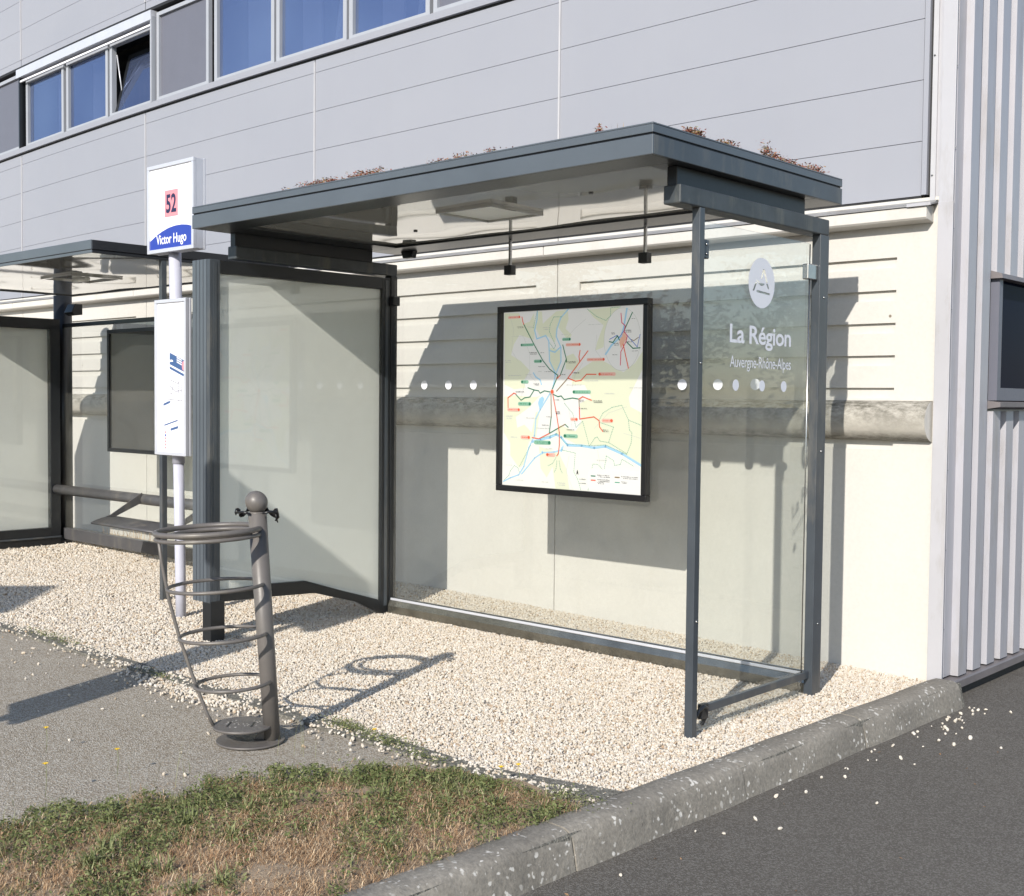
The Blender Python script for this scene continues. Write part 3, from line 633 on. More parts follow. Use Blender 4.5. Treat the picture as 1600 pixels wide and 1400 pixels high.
b = MB(); b.box(.325, .345, wy0+f, wy1-f, 1.53, 2.13, 'darkwindow'); relparent(b.build('pane'), fr)

hall.location.x -= .03
# ================================================================ MAIN BUS SHELTER
sh = empty('bus_shelter', (0, 0, 0), 'near slate grey glass bus shelter with sedum roof and La Région lettering', 'bus shelter')
def part(b, name, parent=sh, bevel=.0025): return b.build(name, parent, bevel)
# end frame posts
b = MB(); b.box(-.040, .0, .0, .038, -.06, 2.252, 'frame'); part(b, 'post')
b = MB(); b.box(-.046, .0, 1.042, 1.127, -.06, 2.252, 'frame'); part(b, 'post')
b = MB(); b.box(-3.215, -3.151, 1.073, 1.127, -.06, 2.252, 'dark'); part(b, 'post')
b = MB(); b.box(-3.24, -3.152, -.318, -.222, -.06, .236, 'dark'); part(b, 'post')
for x1 in (0., -3.151):
    b = MB(); b.box(x1-.087, x1, -.145, 1.127, 2.252, 2.330, 'beam'); bm_ = part(b, 'beam', bevel=.006)
    b = MB(); b.box(x1-.078, x1-.028, -.132, .932, 2.3302, 2.4088, 'dark'); part(b, 'beam_spacer', bm_)
# roof
rf = MB(); X0, X1, Y0, Y1 = -3.242, .03, -.384, 1.192; lz, tz = 2.409, 2.487
rf.box(X0, X1, Y0, Y0+.012, lz, tz, 'frame_lit'); rf.box(X0, X1, Y1-.012, Y1, lz, tz, 'frame_lit'); rf.box(X1-.012, X1, Y0+.012, Y1-.012, lz, tz, 'frame'); rf.box(X0, X0+.012, Y0+.012, Y1-.012, lz, tz, 'frame')  # front takes the lit slate colour, the ends the darker one
ix0, ix1, iy0, iy1 = -2.96, -.13, -.19, .945
rf.box(X0+.012, X1-.012, Y0+.012, iy0, lz+.0, lz+.02, 'lip'); rf.box(X0+.012, X1-.012, iy1, Y1-.012, lz, lz+.02, 'lip')
rf.box(X0+.012, ix0, iy0, iy1, lz, lz+.02, 'lip'); rf.box(ix1, X1-.012, iy0, iy1, lz, lz+.02, 'lip')
rf.box(X0+.006, X1-.006, Y0+.006, Y1-.006, 2.4875, 2.4945, 'black')
roof = part(rf, 'roof')
b = MB(); b.box(X0+.0, X1, Y0, Y1, 2.4948, 2.527, 'frame_lit'); b.box(X0, X1, Y0, Y0+.03, 2.527, 2.535, 'frame_lit'); b.box(X0, X1, Y1-.03, Y1, 2.527, 2.535, 'frame_lit'); b.box(X0, X0+.03, Y0+.03, Y1-.03, 2.527, 2.535, 'frame_lit'); b.box(X1-.03, X1, Y0+.03, Y1-.03, 2.527, 2.535, 'frame_lit'); part(b, 'roof_capping', roof)
# soffit: slightly wavy sheet
b = MB(); n = 60; m_ = 24; vs = []
for j in range(m_+1):
    for i in range(n+1):
        x = ix0-.02+(ix1-ix0+.04)*i/n; y = iy0-.02+(iy1-iy0+.04)*j/m_
        vs.append((x, y, 2.4215+.0016*math.sin(x*3.4+y*2)*math.sin(y*4+1)+.0008*math.sin(x*8)))
b.add(vs, [[j*(n+1)+i, j*(n+1)+i+1, (j+1)*(n+1)+i+1, (j+1)*(n+1)+i] for j in range(m_) for i in range(n)], 'soffit', True); b.build('soffit', roof)
b = MB(); cx, cy, h = -1.52, .31, .2
for q in ((cx-h, cx+h, cy-h, cy-h+.015), (cx-h, cx+h, cy+h-.015, cy+h), (cx-h, cx-h+.015, cy-h+.015, cy+h-.015), (cx+h-.015, cx+h, cy-h+.015, cy+h-.015)): b.box(*q, 2.405, 2.424, 'soffit')
b.box(cx-h+.016, cx+h-.016, cy-h+.016, cy+h-.016, 2.415, 2.4185, 'backing'); b.build('ceiling_light', roof)
for x, y in ((-2.35, .55), (-.75, .2), (-.5, .7)):
    b = MB(); b.cyl((x, y, 2.415), .012, .012, 'black', 16); b.build('drain_plug', roof)
# sagging rear bracket under the roof
b = MB(); b.prism([(-3.09, 2.409), (-2.97, 2.409), (-2.985, 2.365), (-3.07, 2.365)], 1, 1.10, 1.14, 'dark'); part(b, 'roof_bracket')
# rear glass wall
GY = 1.10
b = MB(); b.box(-3.140, -.052, GY-.004, GY+.004, .085, 2.225, 'glass'); rg = part(b, 'rear_glass', bevel=0)
for k in range(12):
    b = MB()
    if 4 <= k <= 7: continue
    c = (-2.847+.2243*k, 1.528); b.prism([(c[0]+.029*math.cos(a), c[1]+.029*math.sin(a)) for a in [2*math.pi*q/28 for q in range(28)]], 1, GY-.0062, GY-.0048, 'sticker')
    b.build('dot_sticker', rg)
for x in (-2.1, -1.09):
    b = MB(); b.box(x-.008, x+.008, GY-.008, GY+.008, 2.25, 2.409, 'steel'); b.box(x-.032, x+.028, GY-.022, GY+.022, 2.195, 2.252, 'dark')
    part(b, 'glass_hanger')
b = MB(); b.prism([(GY-.045, .0), (GY+.035, .0), (GY+.035, .055), (GY+.02, .085), (GY-.028, .085), (GY-.045, .05)], 0, -3.15, -.048, 'railmetal')
b.box(-3.14, -.05, GY-.030, GY-.018, .085, .100, 'alu'); b.box(-3.14, -.05, GY+.012, GY+.022, .085, .100, 'steel'); part(b, 'bottom_rail')
for (x, y, z) in ((.0005, 1.085, 1.95), (.0005, 1.085, .35), (.0005, 1.085, 1.2), (.0005, .02, 1.6), (.0005, .02, .5)):
    b = MB(); b.sphere((x, y, z), .0055, 'steel', 10, 6); part(b, 'screw', bevel=0)
# left clip
b = MB(); b.box(-3.165, -3.115, GY-.035, GY+.02, 2.055, 2.115, 'dark'); part(b, 'glass_clip', bevel=.004)
# side glass
b = MB(); b.box(-.034, -.026, .045, .985, .012, 2.205, 'sideglass'); sg = part(b, 'side_glass', bevel=0)
b = MB(); b.box(-.040, -.018, .140, 1.042, .082, .118, 'frame'); part(b, 'side_rail')
b = MB(); b.tube([(-.02, .04, .06), (-.015, .07, .10), (-.012, .105, .118), (-.012, .13, .105), (-.02, .14, .07), (-.03, .12, .03)], .009, 'dark', 10); b.box(-.036, -.012, .095, .145, .06, .125, 'dark'); part(b, 'clamp_bracket', bevel=.002)
b = MB(); b.box(-.040, -.012, .038, .092, 2.045, 2.125, 'frame'); part(b, 'glass_clip', bevel=.004)
for z in (2.065, 2.105):
    b = MB(); b.sphere((-.011, .07, z), .006, 'steel', 10, 6); part(b, 'screw', bevel=0)
b = MB(); b.box(-.045, -.012, .948, 1.042, 2.03, 2.105, 'steel'); part(b, 'glass_clip', bevel=.005)
b = MB(); b.tube([(-.0255, .98, .055), (-.0255, .985, 2.20)], .003, 'steel', 6); part(b, 'glass_edge_strip', bevel=0)
GX = -.0245
for y in (.34, .563, .759):
    b = MB(); b.prism([(y+.0255*math.cos(a), 1.512+.0255*math.sin(a)) for a in [2*math.pi*q/28 for q in range(28)]], 0, GX-.0005, GX, 'sticker')
    b.build('dot_sticker', sg)
lg = text_obj('region_lettering', 'La Région', 'sticker', sg, (GX, .284, 1.702), (0, 1, 0), (0, 0, 1), .533, .080, .018, spacing=.95)
lg['label'] = 'white lettering La Région'
l2 = text_obj('region_lettering', 'Auvergne-Rhône-Alpes', 'sticker', sg, (GX, .289, 1.592), (0, 1, 0), (0, 0, 1), .531, .052, .0, spacing=.95)
l2['label'] = 'white lettering Auvergne-Rhône-Alpes'
# round emblem with cut-outs
def fill2d(name, polys, mat, parent, fn):
    cu = bpy.data.curves.new(name, 'CURVE'); cu.dimensions = '2D'; cu.fill_mode = 'BOTH'
    for P in polys:
        sp = cu.splines.new('POLY'); sp.points.add(len(P)-1); sp.use_cyclic_u = True
        for q, p_ in zip(sp.points, P): q.co = (p_[0], p_[1], 0, 1)
    tmp = bpy.data.objects.new('tmp', cu); COL.objects.link(tmp); bpy.context.view_layer.update(); dg = bpy.context.evaluated_depsgraph_get()
    me = bpy.data.meshes.new_from_object(tmp.evaluated_get(dg)); bpy.data.objects.remove(tmp); bpy.data.curves.remove(cu)
    for v in me.vertices: v.co = fn(v.co.x, v.co.y)
    me.materials.clear(); me.materials.append(M[mat]); o = bpy.data.objects.new(name, me); COL.objects.link(o); o.parent = parent; return o
circ = [(math.cos(2*math.pi*q/64), math.sin(2*math.pi*q/64)) for q in range(64)]
nrm = lambda L: [((x-845)/105., (970-y)/205.) for x, y in L]
cuts = [nrm([(838, 930), (855, 853), (868, 858), (884, 925), (893, 962), (880, 962), (866, 905), (858, 885), (852, 915), (846, 938)]),
        nrm([(800, 950), (812, 952), (828, 966), (818, 968), (806, 960)]),
        nrm([(880, 969), (893, 969), (906, 1012), (895, 1010)]),
        nrm([(795, 972), (808, 970), (785, 1042), (773, 1038)]),
        nrm([(815, 970), (870, 972), (862, 984), (850, 993), (838, 993), (825, 984)]),
        nrm([(805, 1030), (910, 1045), (910, 1062), (805, 1048)])]
em = fill2d('round_emblem', [circ]+cuts, 'sticker', sg, lambda u, v: (GX, .544+.114*u, 1.979+.114*v))
em['label'] = 'pale round emblem with an A shaped cut-out'
# display case at the left end
b = MB()
xe = [-3.342, -3.300, -3.262, -3.226, -3.190]
b.box(-3.338, -3.19, -.305, 1.03, .24, 2.225, 'frame_lit')
for i in range(4): b.box(xe[i]+.003, xe[i+1]-.003, -.322, -.304, .226, 2.238, 'frame_lit')
for x in xe[1:4]: b.box(x-.0025, x+.0025, -.312, -.3045, .226, 2.236, 'black')
b.box(-3.342, -3.3, -.304, 1.06, .226, 2.236, 'frame_lit')
b.box(-3.188, -3.156, -.322, -.252, .226, 2.236, 'frame'); b.box(-3.188, -3.156, 1.0, 1.071, .0, 2.236, 'dark'); b.box(-3.188, -3.156, -.252, 1.0, 2.160, 2.236, 'dark')
b.prism([(-.252, .226), (.13, .215), (.45, .20), (.80, .10), (1.0, .0), (1.0, .075), (.97, .100), (.69, .185), (.38, .285), (.13, .295), (-.252, .295)], 0, -3.188, -3.156, 'dark')
case = part(b, 'display_case', bevel=.003)
CP = [(-.25, .25), (.13, .25), (.40, .235), (.74, .13), (.97, .06), (1.0, .06), (1.0, 2.158), (-.25, 2.158)]
b = MB(); b.prism(CP, 0, -3.1885, -3.185, 'backing'); b.build('backing_sheet', case)
b = MB(); b.prism(CP, 0, -3.170, -3.166, 'caseglass'); b.build('case_glass', case)
b = MB(); b.box(-3.1555, -3.1525, -.30, -.275, .235, 2.22, 'frame'); b.build('door_profile', case)
b = MB(); b.box(-3.1555, -3.1525, 1.025, 1.05, .05, 2.22, 'frame'); b.build('door_profile', case)
# map board
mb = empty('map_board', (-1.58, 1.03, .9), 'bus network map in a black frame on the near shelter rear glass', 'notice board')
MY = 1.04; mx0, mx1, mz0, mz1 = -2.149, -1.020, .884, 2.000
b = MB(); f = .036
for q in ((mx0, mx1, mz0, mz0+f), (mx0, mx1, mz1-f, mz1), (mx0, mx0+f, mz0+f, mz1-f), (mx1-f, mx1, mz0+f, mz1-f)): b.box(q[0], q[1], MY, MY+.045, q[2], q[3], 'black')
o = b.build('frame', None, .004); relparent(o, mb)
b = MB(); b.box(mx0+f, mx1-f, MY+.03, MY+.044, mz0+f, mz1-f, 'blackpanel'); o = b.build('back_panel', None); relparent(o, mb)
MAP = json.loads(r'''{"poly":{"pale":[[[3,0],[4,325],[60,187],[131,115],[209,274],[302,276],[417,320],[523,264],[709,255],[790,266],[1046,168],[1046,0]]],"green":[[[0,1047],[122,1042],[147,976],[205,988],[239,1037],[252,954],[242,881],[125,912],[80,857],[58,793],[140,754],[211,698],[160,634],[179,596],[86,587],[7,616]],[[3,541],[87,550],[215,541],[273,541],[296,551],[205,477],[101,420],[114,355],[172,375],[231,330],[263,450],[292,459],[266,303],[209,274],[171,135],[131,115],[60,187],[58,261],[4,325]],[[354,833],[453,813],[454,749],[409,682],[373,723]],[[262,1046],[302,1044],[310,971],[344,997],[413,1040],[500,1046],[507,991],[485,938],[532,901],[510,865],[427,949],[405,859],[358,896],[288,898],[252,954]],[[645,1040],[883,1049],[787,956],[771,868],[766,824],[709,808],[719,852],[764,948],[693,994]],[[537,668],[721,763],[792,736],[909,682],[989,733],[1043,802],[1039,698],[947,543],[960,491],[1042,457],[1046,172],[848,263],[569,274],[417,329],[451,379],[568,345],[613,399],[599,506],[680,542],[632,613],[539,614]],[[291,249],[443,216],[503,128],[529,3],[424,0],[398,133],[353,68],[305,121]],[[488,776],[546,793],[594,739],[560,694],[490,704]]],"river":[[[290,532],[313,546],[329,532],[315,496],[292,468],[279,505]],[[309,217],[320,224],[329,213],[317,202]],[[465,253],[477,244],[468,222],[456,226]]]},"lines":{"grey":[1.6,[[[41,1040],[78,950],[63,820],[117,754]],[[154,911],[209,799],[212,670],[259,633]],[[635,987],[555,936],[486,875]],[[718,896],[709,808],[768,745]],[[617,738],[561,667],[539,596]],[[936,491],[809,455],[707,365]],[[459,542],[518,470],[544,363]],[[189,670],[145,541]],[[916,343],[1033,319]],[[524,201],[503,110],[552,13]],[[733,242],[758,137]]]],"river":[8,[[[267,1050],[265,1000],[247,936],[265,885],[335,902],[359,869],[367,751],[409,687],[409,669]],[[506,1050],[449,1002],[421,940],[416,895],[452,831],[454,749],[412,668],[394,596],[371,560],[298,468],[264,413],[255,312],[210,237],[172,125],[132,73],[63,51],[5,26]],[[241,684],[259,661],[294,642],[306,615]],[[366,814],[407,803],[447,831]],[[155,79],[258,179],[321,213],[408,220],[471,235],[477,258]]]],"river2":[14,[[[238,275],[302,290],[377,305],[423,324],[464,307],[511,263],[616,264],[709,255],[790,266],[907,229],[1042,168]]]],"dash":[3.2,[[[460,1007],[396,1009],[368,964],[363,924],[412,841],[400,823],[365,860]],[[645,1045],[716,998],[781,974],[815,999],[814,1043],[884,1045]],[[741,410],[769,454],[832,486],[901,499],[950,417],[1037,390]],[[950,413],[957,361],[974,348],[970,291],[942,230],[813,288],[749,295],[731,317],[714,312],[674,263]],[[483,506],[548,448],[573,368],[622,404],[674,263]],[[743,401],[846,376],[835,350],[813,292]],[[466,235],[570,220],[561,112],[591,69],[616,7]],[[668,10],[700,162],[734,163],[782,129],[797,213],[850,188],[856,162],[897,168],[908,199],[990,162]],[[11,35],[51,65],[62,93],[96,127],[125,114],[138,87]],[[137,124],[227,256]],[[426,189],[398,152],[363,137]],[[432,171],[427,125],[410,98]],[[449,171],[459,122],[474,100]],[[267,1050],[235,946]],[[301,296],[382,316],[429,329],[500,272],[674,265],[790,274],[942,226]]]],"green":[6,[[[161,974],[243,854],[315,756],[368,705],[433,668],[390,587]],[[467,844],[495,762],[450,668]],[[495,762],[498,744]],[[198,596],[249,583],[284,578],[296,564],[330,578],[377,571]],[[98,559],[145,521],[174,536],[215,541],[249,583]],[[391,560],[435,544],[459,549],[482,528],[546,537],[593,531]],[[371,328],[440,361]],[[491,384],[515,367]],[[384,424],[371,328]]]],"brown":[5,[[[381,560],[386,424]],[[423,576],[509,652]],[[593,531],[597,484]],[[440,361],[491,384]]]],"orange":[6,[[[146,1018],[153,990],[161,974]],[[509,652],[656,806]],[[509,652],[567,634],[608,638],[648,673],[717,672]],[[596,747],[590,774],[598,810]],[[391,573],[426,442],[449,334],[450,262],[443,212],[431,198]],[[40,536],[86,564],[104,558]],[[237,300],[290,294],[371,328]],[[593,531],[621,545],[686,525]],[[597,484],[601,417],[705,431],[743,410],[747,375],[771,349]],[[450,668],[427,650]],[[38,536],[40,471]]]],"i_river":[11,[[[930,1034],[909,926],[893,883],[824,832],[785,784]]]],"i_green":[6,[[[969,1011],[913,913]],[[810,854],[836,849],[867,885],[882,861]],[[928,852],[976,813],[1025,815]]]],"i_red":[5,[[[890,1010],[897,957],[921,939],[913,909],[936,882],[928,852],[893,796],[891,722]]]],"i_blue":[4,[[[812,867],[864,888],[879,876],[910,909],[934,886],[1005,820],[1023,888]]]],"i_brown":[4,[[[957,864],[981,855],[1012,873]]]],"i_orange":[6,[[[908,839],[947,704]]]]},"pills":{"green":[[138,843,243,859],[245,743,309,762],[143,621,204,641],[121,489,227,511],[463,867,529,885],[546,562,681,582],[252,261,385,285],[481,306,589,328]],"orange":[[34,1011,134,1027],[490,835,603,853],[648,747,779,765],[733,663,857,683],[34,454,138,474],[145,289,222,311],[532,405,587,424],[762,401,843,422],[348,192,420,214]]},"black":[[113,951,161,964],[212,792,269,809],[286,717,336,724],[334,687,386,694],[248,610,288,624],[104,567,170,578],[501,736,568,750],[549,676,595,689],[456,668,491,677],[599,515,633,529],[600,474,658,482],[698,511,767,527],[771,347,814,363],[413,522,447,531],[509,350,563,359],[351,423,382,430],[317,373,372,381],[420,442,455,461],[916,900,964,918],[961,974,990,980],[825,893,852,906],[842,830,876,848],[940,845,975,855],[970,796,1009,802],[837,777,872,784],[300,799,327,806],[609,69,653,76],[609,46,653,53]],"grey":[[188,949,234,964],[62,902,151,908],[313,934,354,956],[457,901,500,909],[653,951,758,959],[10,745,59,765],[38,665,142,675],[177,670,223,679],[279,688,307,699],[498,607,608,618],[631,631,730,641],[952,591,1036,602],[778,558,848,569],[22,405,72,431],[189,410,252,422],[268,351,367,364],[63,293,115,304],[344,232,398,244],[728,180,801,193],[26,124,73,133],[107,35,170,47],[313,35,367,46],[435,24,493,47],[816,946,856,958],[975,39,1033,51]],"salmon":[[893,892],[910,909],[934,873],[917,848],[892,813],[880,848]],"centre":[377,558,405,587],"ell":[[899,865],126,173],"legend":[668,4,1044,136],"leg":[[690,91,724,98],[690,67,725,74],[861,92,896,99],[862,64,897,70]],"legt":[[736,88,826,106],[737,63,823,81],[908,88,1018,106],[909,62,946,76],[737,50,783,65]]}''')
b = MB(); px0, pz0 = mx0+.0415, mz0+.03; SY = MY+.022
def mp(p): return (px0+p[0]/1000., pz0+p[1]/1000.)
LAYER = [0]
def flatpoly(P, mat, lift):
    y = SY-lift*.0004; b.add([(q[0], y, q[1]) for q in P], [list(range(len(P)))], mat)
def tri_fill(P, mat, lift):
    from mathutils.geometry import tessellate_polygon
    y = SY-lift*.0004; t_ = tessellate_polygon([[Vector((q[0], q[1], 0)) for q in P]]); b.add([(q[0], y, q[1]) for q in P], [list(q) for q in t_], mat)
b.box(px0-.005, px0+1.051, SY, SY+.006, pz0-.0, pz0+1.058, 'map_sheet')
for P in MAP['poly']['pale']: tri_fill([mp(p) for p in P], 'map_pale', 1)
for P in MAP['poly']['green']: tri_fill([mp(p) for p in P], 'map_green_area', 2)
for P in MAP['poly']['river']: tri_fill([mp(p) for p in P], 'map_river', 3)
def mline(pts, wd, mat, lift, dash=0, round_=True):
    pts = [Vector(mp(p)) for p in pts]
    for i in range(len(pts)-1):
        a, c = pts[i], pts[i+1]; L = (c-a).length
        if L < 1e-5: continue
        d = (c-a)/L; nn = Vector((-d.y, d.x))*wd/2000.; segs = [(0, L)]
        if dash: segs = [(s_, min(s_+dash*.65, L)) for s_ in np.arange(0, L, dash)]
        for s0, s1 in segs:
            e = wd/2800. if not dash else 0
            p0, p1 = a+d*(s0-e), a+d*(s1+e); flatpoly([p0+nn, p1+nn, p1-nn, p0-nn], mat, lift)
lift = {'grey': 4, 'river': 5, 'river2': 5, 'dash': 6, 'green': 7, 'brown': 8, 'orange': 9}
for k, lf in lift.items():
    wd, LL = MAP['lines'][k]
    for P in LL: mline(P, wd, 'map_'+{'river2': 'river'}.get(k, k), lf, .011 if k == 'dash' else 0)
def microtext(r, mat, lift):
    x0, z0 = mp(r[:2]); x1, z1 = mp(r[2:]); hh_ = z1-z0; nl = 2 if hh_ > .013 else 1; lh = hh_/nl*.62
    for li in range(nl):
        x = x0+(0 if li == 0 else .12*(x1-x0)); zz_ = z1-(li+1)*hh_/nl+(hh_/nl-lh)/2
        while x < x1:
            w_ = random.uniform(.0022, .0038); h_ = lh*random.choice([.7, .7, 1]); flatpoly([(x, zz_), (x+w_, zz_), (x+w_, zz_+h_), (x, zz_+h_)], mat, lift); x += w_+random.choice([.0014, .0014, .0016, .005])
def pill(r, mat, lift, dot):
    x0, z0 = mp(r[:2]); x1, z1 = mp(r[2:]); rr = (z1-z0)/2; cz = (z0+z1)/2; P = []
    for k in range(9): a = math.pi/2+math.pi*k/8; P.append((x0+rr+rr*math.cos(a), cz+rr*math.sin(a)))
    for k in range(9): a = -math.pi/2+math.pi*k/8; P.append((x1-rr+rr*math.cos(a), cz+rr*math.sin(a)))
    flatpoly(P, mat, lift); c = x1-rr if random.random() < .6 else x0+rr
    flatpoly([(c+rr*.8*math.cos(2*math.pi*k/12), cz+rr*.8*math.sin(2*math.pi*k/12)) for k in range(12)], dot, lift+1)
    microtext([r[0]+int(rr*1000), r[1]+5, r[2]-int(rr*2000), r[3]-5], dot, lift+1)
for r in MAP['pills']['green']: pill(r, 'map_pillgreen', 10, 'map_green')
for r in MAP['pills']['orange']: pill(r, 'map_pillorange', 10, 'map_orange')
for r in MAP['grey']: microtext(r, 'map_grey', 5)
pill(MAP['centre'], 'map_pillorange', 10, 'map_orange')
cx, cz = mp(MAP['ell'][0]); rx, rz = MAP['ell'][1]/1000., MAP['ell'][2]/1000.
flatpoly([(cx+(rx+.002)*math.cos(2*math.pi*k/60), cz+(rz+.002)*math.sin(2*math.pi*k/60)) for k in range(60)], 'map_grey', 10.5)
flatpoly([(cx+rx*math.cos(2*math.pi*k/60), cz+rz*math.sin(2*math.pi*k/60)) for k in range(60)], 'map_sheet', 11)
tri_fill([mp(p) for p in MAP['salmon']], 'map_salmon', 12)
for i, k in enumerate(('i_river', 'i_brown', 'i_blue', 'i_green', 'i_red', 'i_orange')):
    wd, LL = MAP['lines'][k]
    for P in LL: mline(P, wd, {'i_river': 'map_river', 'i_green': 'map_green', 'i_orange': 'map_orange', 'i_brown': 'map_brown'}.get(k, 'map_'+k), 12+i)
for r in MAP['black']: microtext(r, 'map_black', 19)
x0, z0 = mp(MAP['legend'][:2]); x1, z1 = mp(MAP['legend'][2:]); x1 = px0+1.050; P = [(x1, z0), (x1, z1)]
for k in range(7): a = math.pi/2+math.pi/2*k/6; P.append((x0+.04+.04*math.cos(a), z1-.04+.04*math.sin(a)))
for k in range(7): a = math.pi+math.pi/2*k/6; P.append((x0+.04+.04*math.cos(a), z0+.04+.04*math.sin(a)))
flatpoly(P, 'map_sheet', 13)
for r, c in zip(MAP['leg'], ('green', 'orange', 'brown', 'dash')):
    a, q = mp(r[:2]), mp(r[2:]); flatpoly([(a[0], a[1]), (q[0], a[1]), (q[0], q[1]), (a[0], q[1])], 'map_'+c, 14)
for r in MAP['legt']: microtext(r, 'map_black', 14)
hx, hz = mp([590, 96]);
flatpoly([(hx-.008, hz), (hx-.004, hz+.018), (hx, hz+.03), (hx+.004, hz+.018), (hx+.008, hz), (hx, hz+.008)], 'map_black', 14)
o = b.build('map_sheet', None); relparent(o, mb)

# sedum on the roof
def sedum_clump(cx, cy, r, n, h):
    x = cx+RNG.normal(0, r, n); y = cy+RNG.normal(0, .018, n); y = np.clip(y, Y0+.02, Y1-.02); x = np.clip(x, X0+.02, X1-.012)
    z = 2.535+RNG.random(n)**1.3*h*1.2*(.45+.6*np.clip(.5+fnoise(x*6, y*3, 3), 0, 1)); return leaves(x, y, z, RNG.uniform(.004, .010, n), RNG.random(n))
P_ = []
for cx, r, n, h in ((-2.13, .075, 420, .03), (-2.02, .05, 240, .028), (-1.82, .035, 170, .032), (-1.75, .05, 260, .03), (-1.66, .03, 160, .034), (-1.08, .04, 170, .026), (-1.2, .05, 120, .018), (-.88, .018, 90, .028), (-.27, .012, 70, .032), (-2.4, .03, 30, .02), (-1.45, .2, 60, .012), (-.95, .15, 50, .012)):
    P_.append(sedum_clump(cx, Y0+.035, r, n, h))
def sedum_side(cy, r, n, h):
    y = cy+RNG.normal(0, r, n); x = X1-.03+RNG.normal(0, .012, n); x = np.minimum(x, X1-.006); z = 2.535+RNG.random(n)**1.3*h*1.05*(.45+.6*np.clip(.5+fnoise(x, y*6, 3), 0, 1)); return leaves(x, y, z, RNG.uniform(.004, .010, n), RNG.random(n))
for cy, r, n, h in ((-.04, .035, 420, .035), (-.08, .02, 200, .03), (.18, .03, 160, .032), (.26, .02, 60, .03), (.52, .025, 240, .075), (.58, .03, 220, .04), (.70, .04, 220, .035), (.82, .05, 150, .02), (.93, .03, 180, .035), (1.0, .025, 160, .04)):
    P_.append(sedum_side(cy, r, n, h))
n = 7; xs_ = np.array([-2.3, -.2, -.17, -.14, -.9, -1.1, -1.3]); P_.append(blades(xs_, np.full(n, Y0+.03), np.full(n, 2.535), RNG.uniform(.03, .055, n), np.full(n, .002), RNG.uniform(.05, .3, n), np.full(n, .8), '', ''))
sd = cat_mesh('roof_sedum', P_, 'sedum')

# ================================================================ SECOND BUS SHELTER
s2 = empty('bus_shelter', (-6.4, .6, 0), 'farther dark bus shelter at the left edge with a perch seat and leaning tube', 'bus shelter')
def part2(b, name, parent=s2, bevel=.0025):
    o = b.build(name, None, bevel); return relparent(o, parent)
RX0, RX1, RY0, RY1 = -8.06, -4.62, -.282, 1.34
b = MB(); z0, z1 = 2.388, 2.475
b.box(RX0, RX1, RY0, RY0+.012, z0+.024, z1, 'frame_lit'); b.box(RX0+.004, RX1-.004, RY0+.006, RY0+.014, z0, z0+.022, 'frame_lit'); b.box(RX0, RX1, RY1-.012, RY1, z0, z1, 'frame'); b.box(RX1-.012, RX1, RY0+.012, RY1-.012, z0+.024, z1, 'dark'); b.box(RX1-.018, RX1-.006, RY0+.014, RY1-.012, z0, z0+.022, 'dark'); b.box(RX0, RX0+.012, RY0+.012, RY1-.012, z0, z1, 'frame')  # front in the lit slate colour, right side in the blackened one
b.box(RX0+.006, RX1-.006, RY0+.006, RY1-.006, z1-.02, z1-.003, 'frame_lit')
r2_ = part2(b, 'roof')
b = MB(); n = 70; m_ = 24; vs = []
for j in range(m_+1):
    for i in range(n+1):
        x = RX0+.02+(RX1-RX0-.05)*i/n; y = RY0+.02+(RY1-RY0-.04)*j/m_
        vs.append((x, y, z0+.008+.002*math.sin(x*2.9+y*3)*math.sin(y*4+2)+.0012*math.sin(x*7+1)))
b.add(vs, [[j*(n+1)+i, j*(n+1)+i+1, (j+1)*(n+1)+i+1, (j+1)*(n+1)+i] for j in range(m_) for i in range(n)], 'soffit', True); relparent(b.build('soffit'), r2_)
b = MB(); cx, cy = -6.35, .55
for q in ((cx-.26, cx+.26, cy-.22, cy-.20), (cx-.26, cx+.26, cy+.20, cy+.22), (cx-.26, cx-.24, cy-.20, cy+.20), (cx+.24, cx+.26, cy-.20, cy+.20)): b.box(*q, z0-.006, z0+.008, 'soffit')
b.tube([(cx-.12, cy, z0-.004), (cx+.1, cy, z0-.004)], .022, 'backing', 12); relparent(b.build('ceiling_light'), r2_)
b = MB(); b.box(-4.668, -4.63, .25, .29, -.06, 2.395, 'frame'); part2(b, 'post')
b = MB(); b.box(-4.70, -4.63, 1.28, 1.34, -.06, 2.395, 'dark'); part2(b, 'post')
b = MB(); b.tube([(-8.23, 1.33, -.06), (-8.23, 1.33, 2.40)], .085, 'dark', 28); part2(b, 'post', bevel=0)
b = MB(); b.tube([(-8.23, 1.29, .0), (-8.23, 1.29, .045), (-8.23, 1.3, .075)], [.13, .11, .09], 'dark', 20); part2(b, 'post_foot', bevel=0)
b = MB(); b.box(-8.15, -4.70, 1.285, 1.315, 2.090, 2.128, 'dark'); part2(b, 'top_rail')
b = MB(); b.box(-8.14, -4.70, 1.275, 1.325, .048, .155, 'tubegrey'); part2(b, 'bottom_rail')
b = MB(); b.box(-8.14, -4.70, 1.297, 1.303, .155, 2.09, 'glass'); part2(b, 'rear_glass', bevel=0)
b = MB(); b.box(-4.655, -4.647, .30, 1.28, .15, 2.15, 'sideglass'); part2(b, 'side_glass', bevel=0)
b = MB(); b.prism([(1.24, 2.30), (1.20, 2.22), (1.24, 2.19), (1.31, 2.20), (1.31, 2.30)], 0, -7.95, -7.80, 'dark'); part2(b, 'roof_bracket')
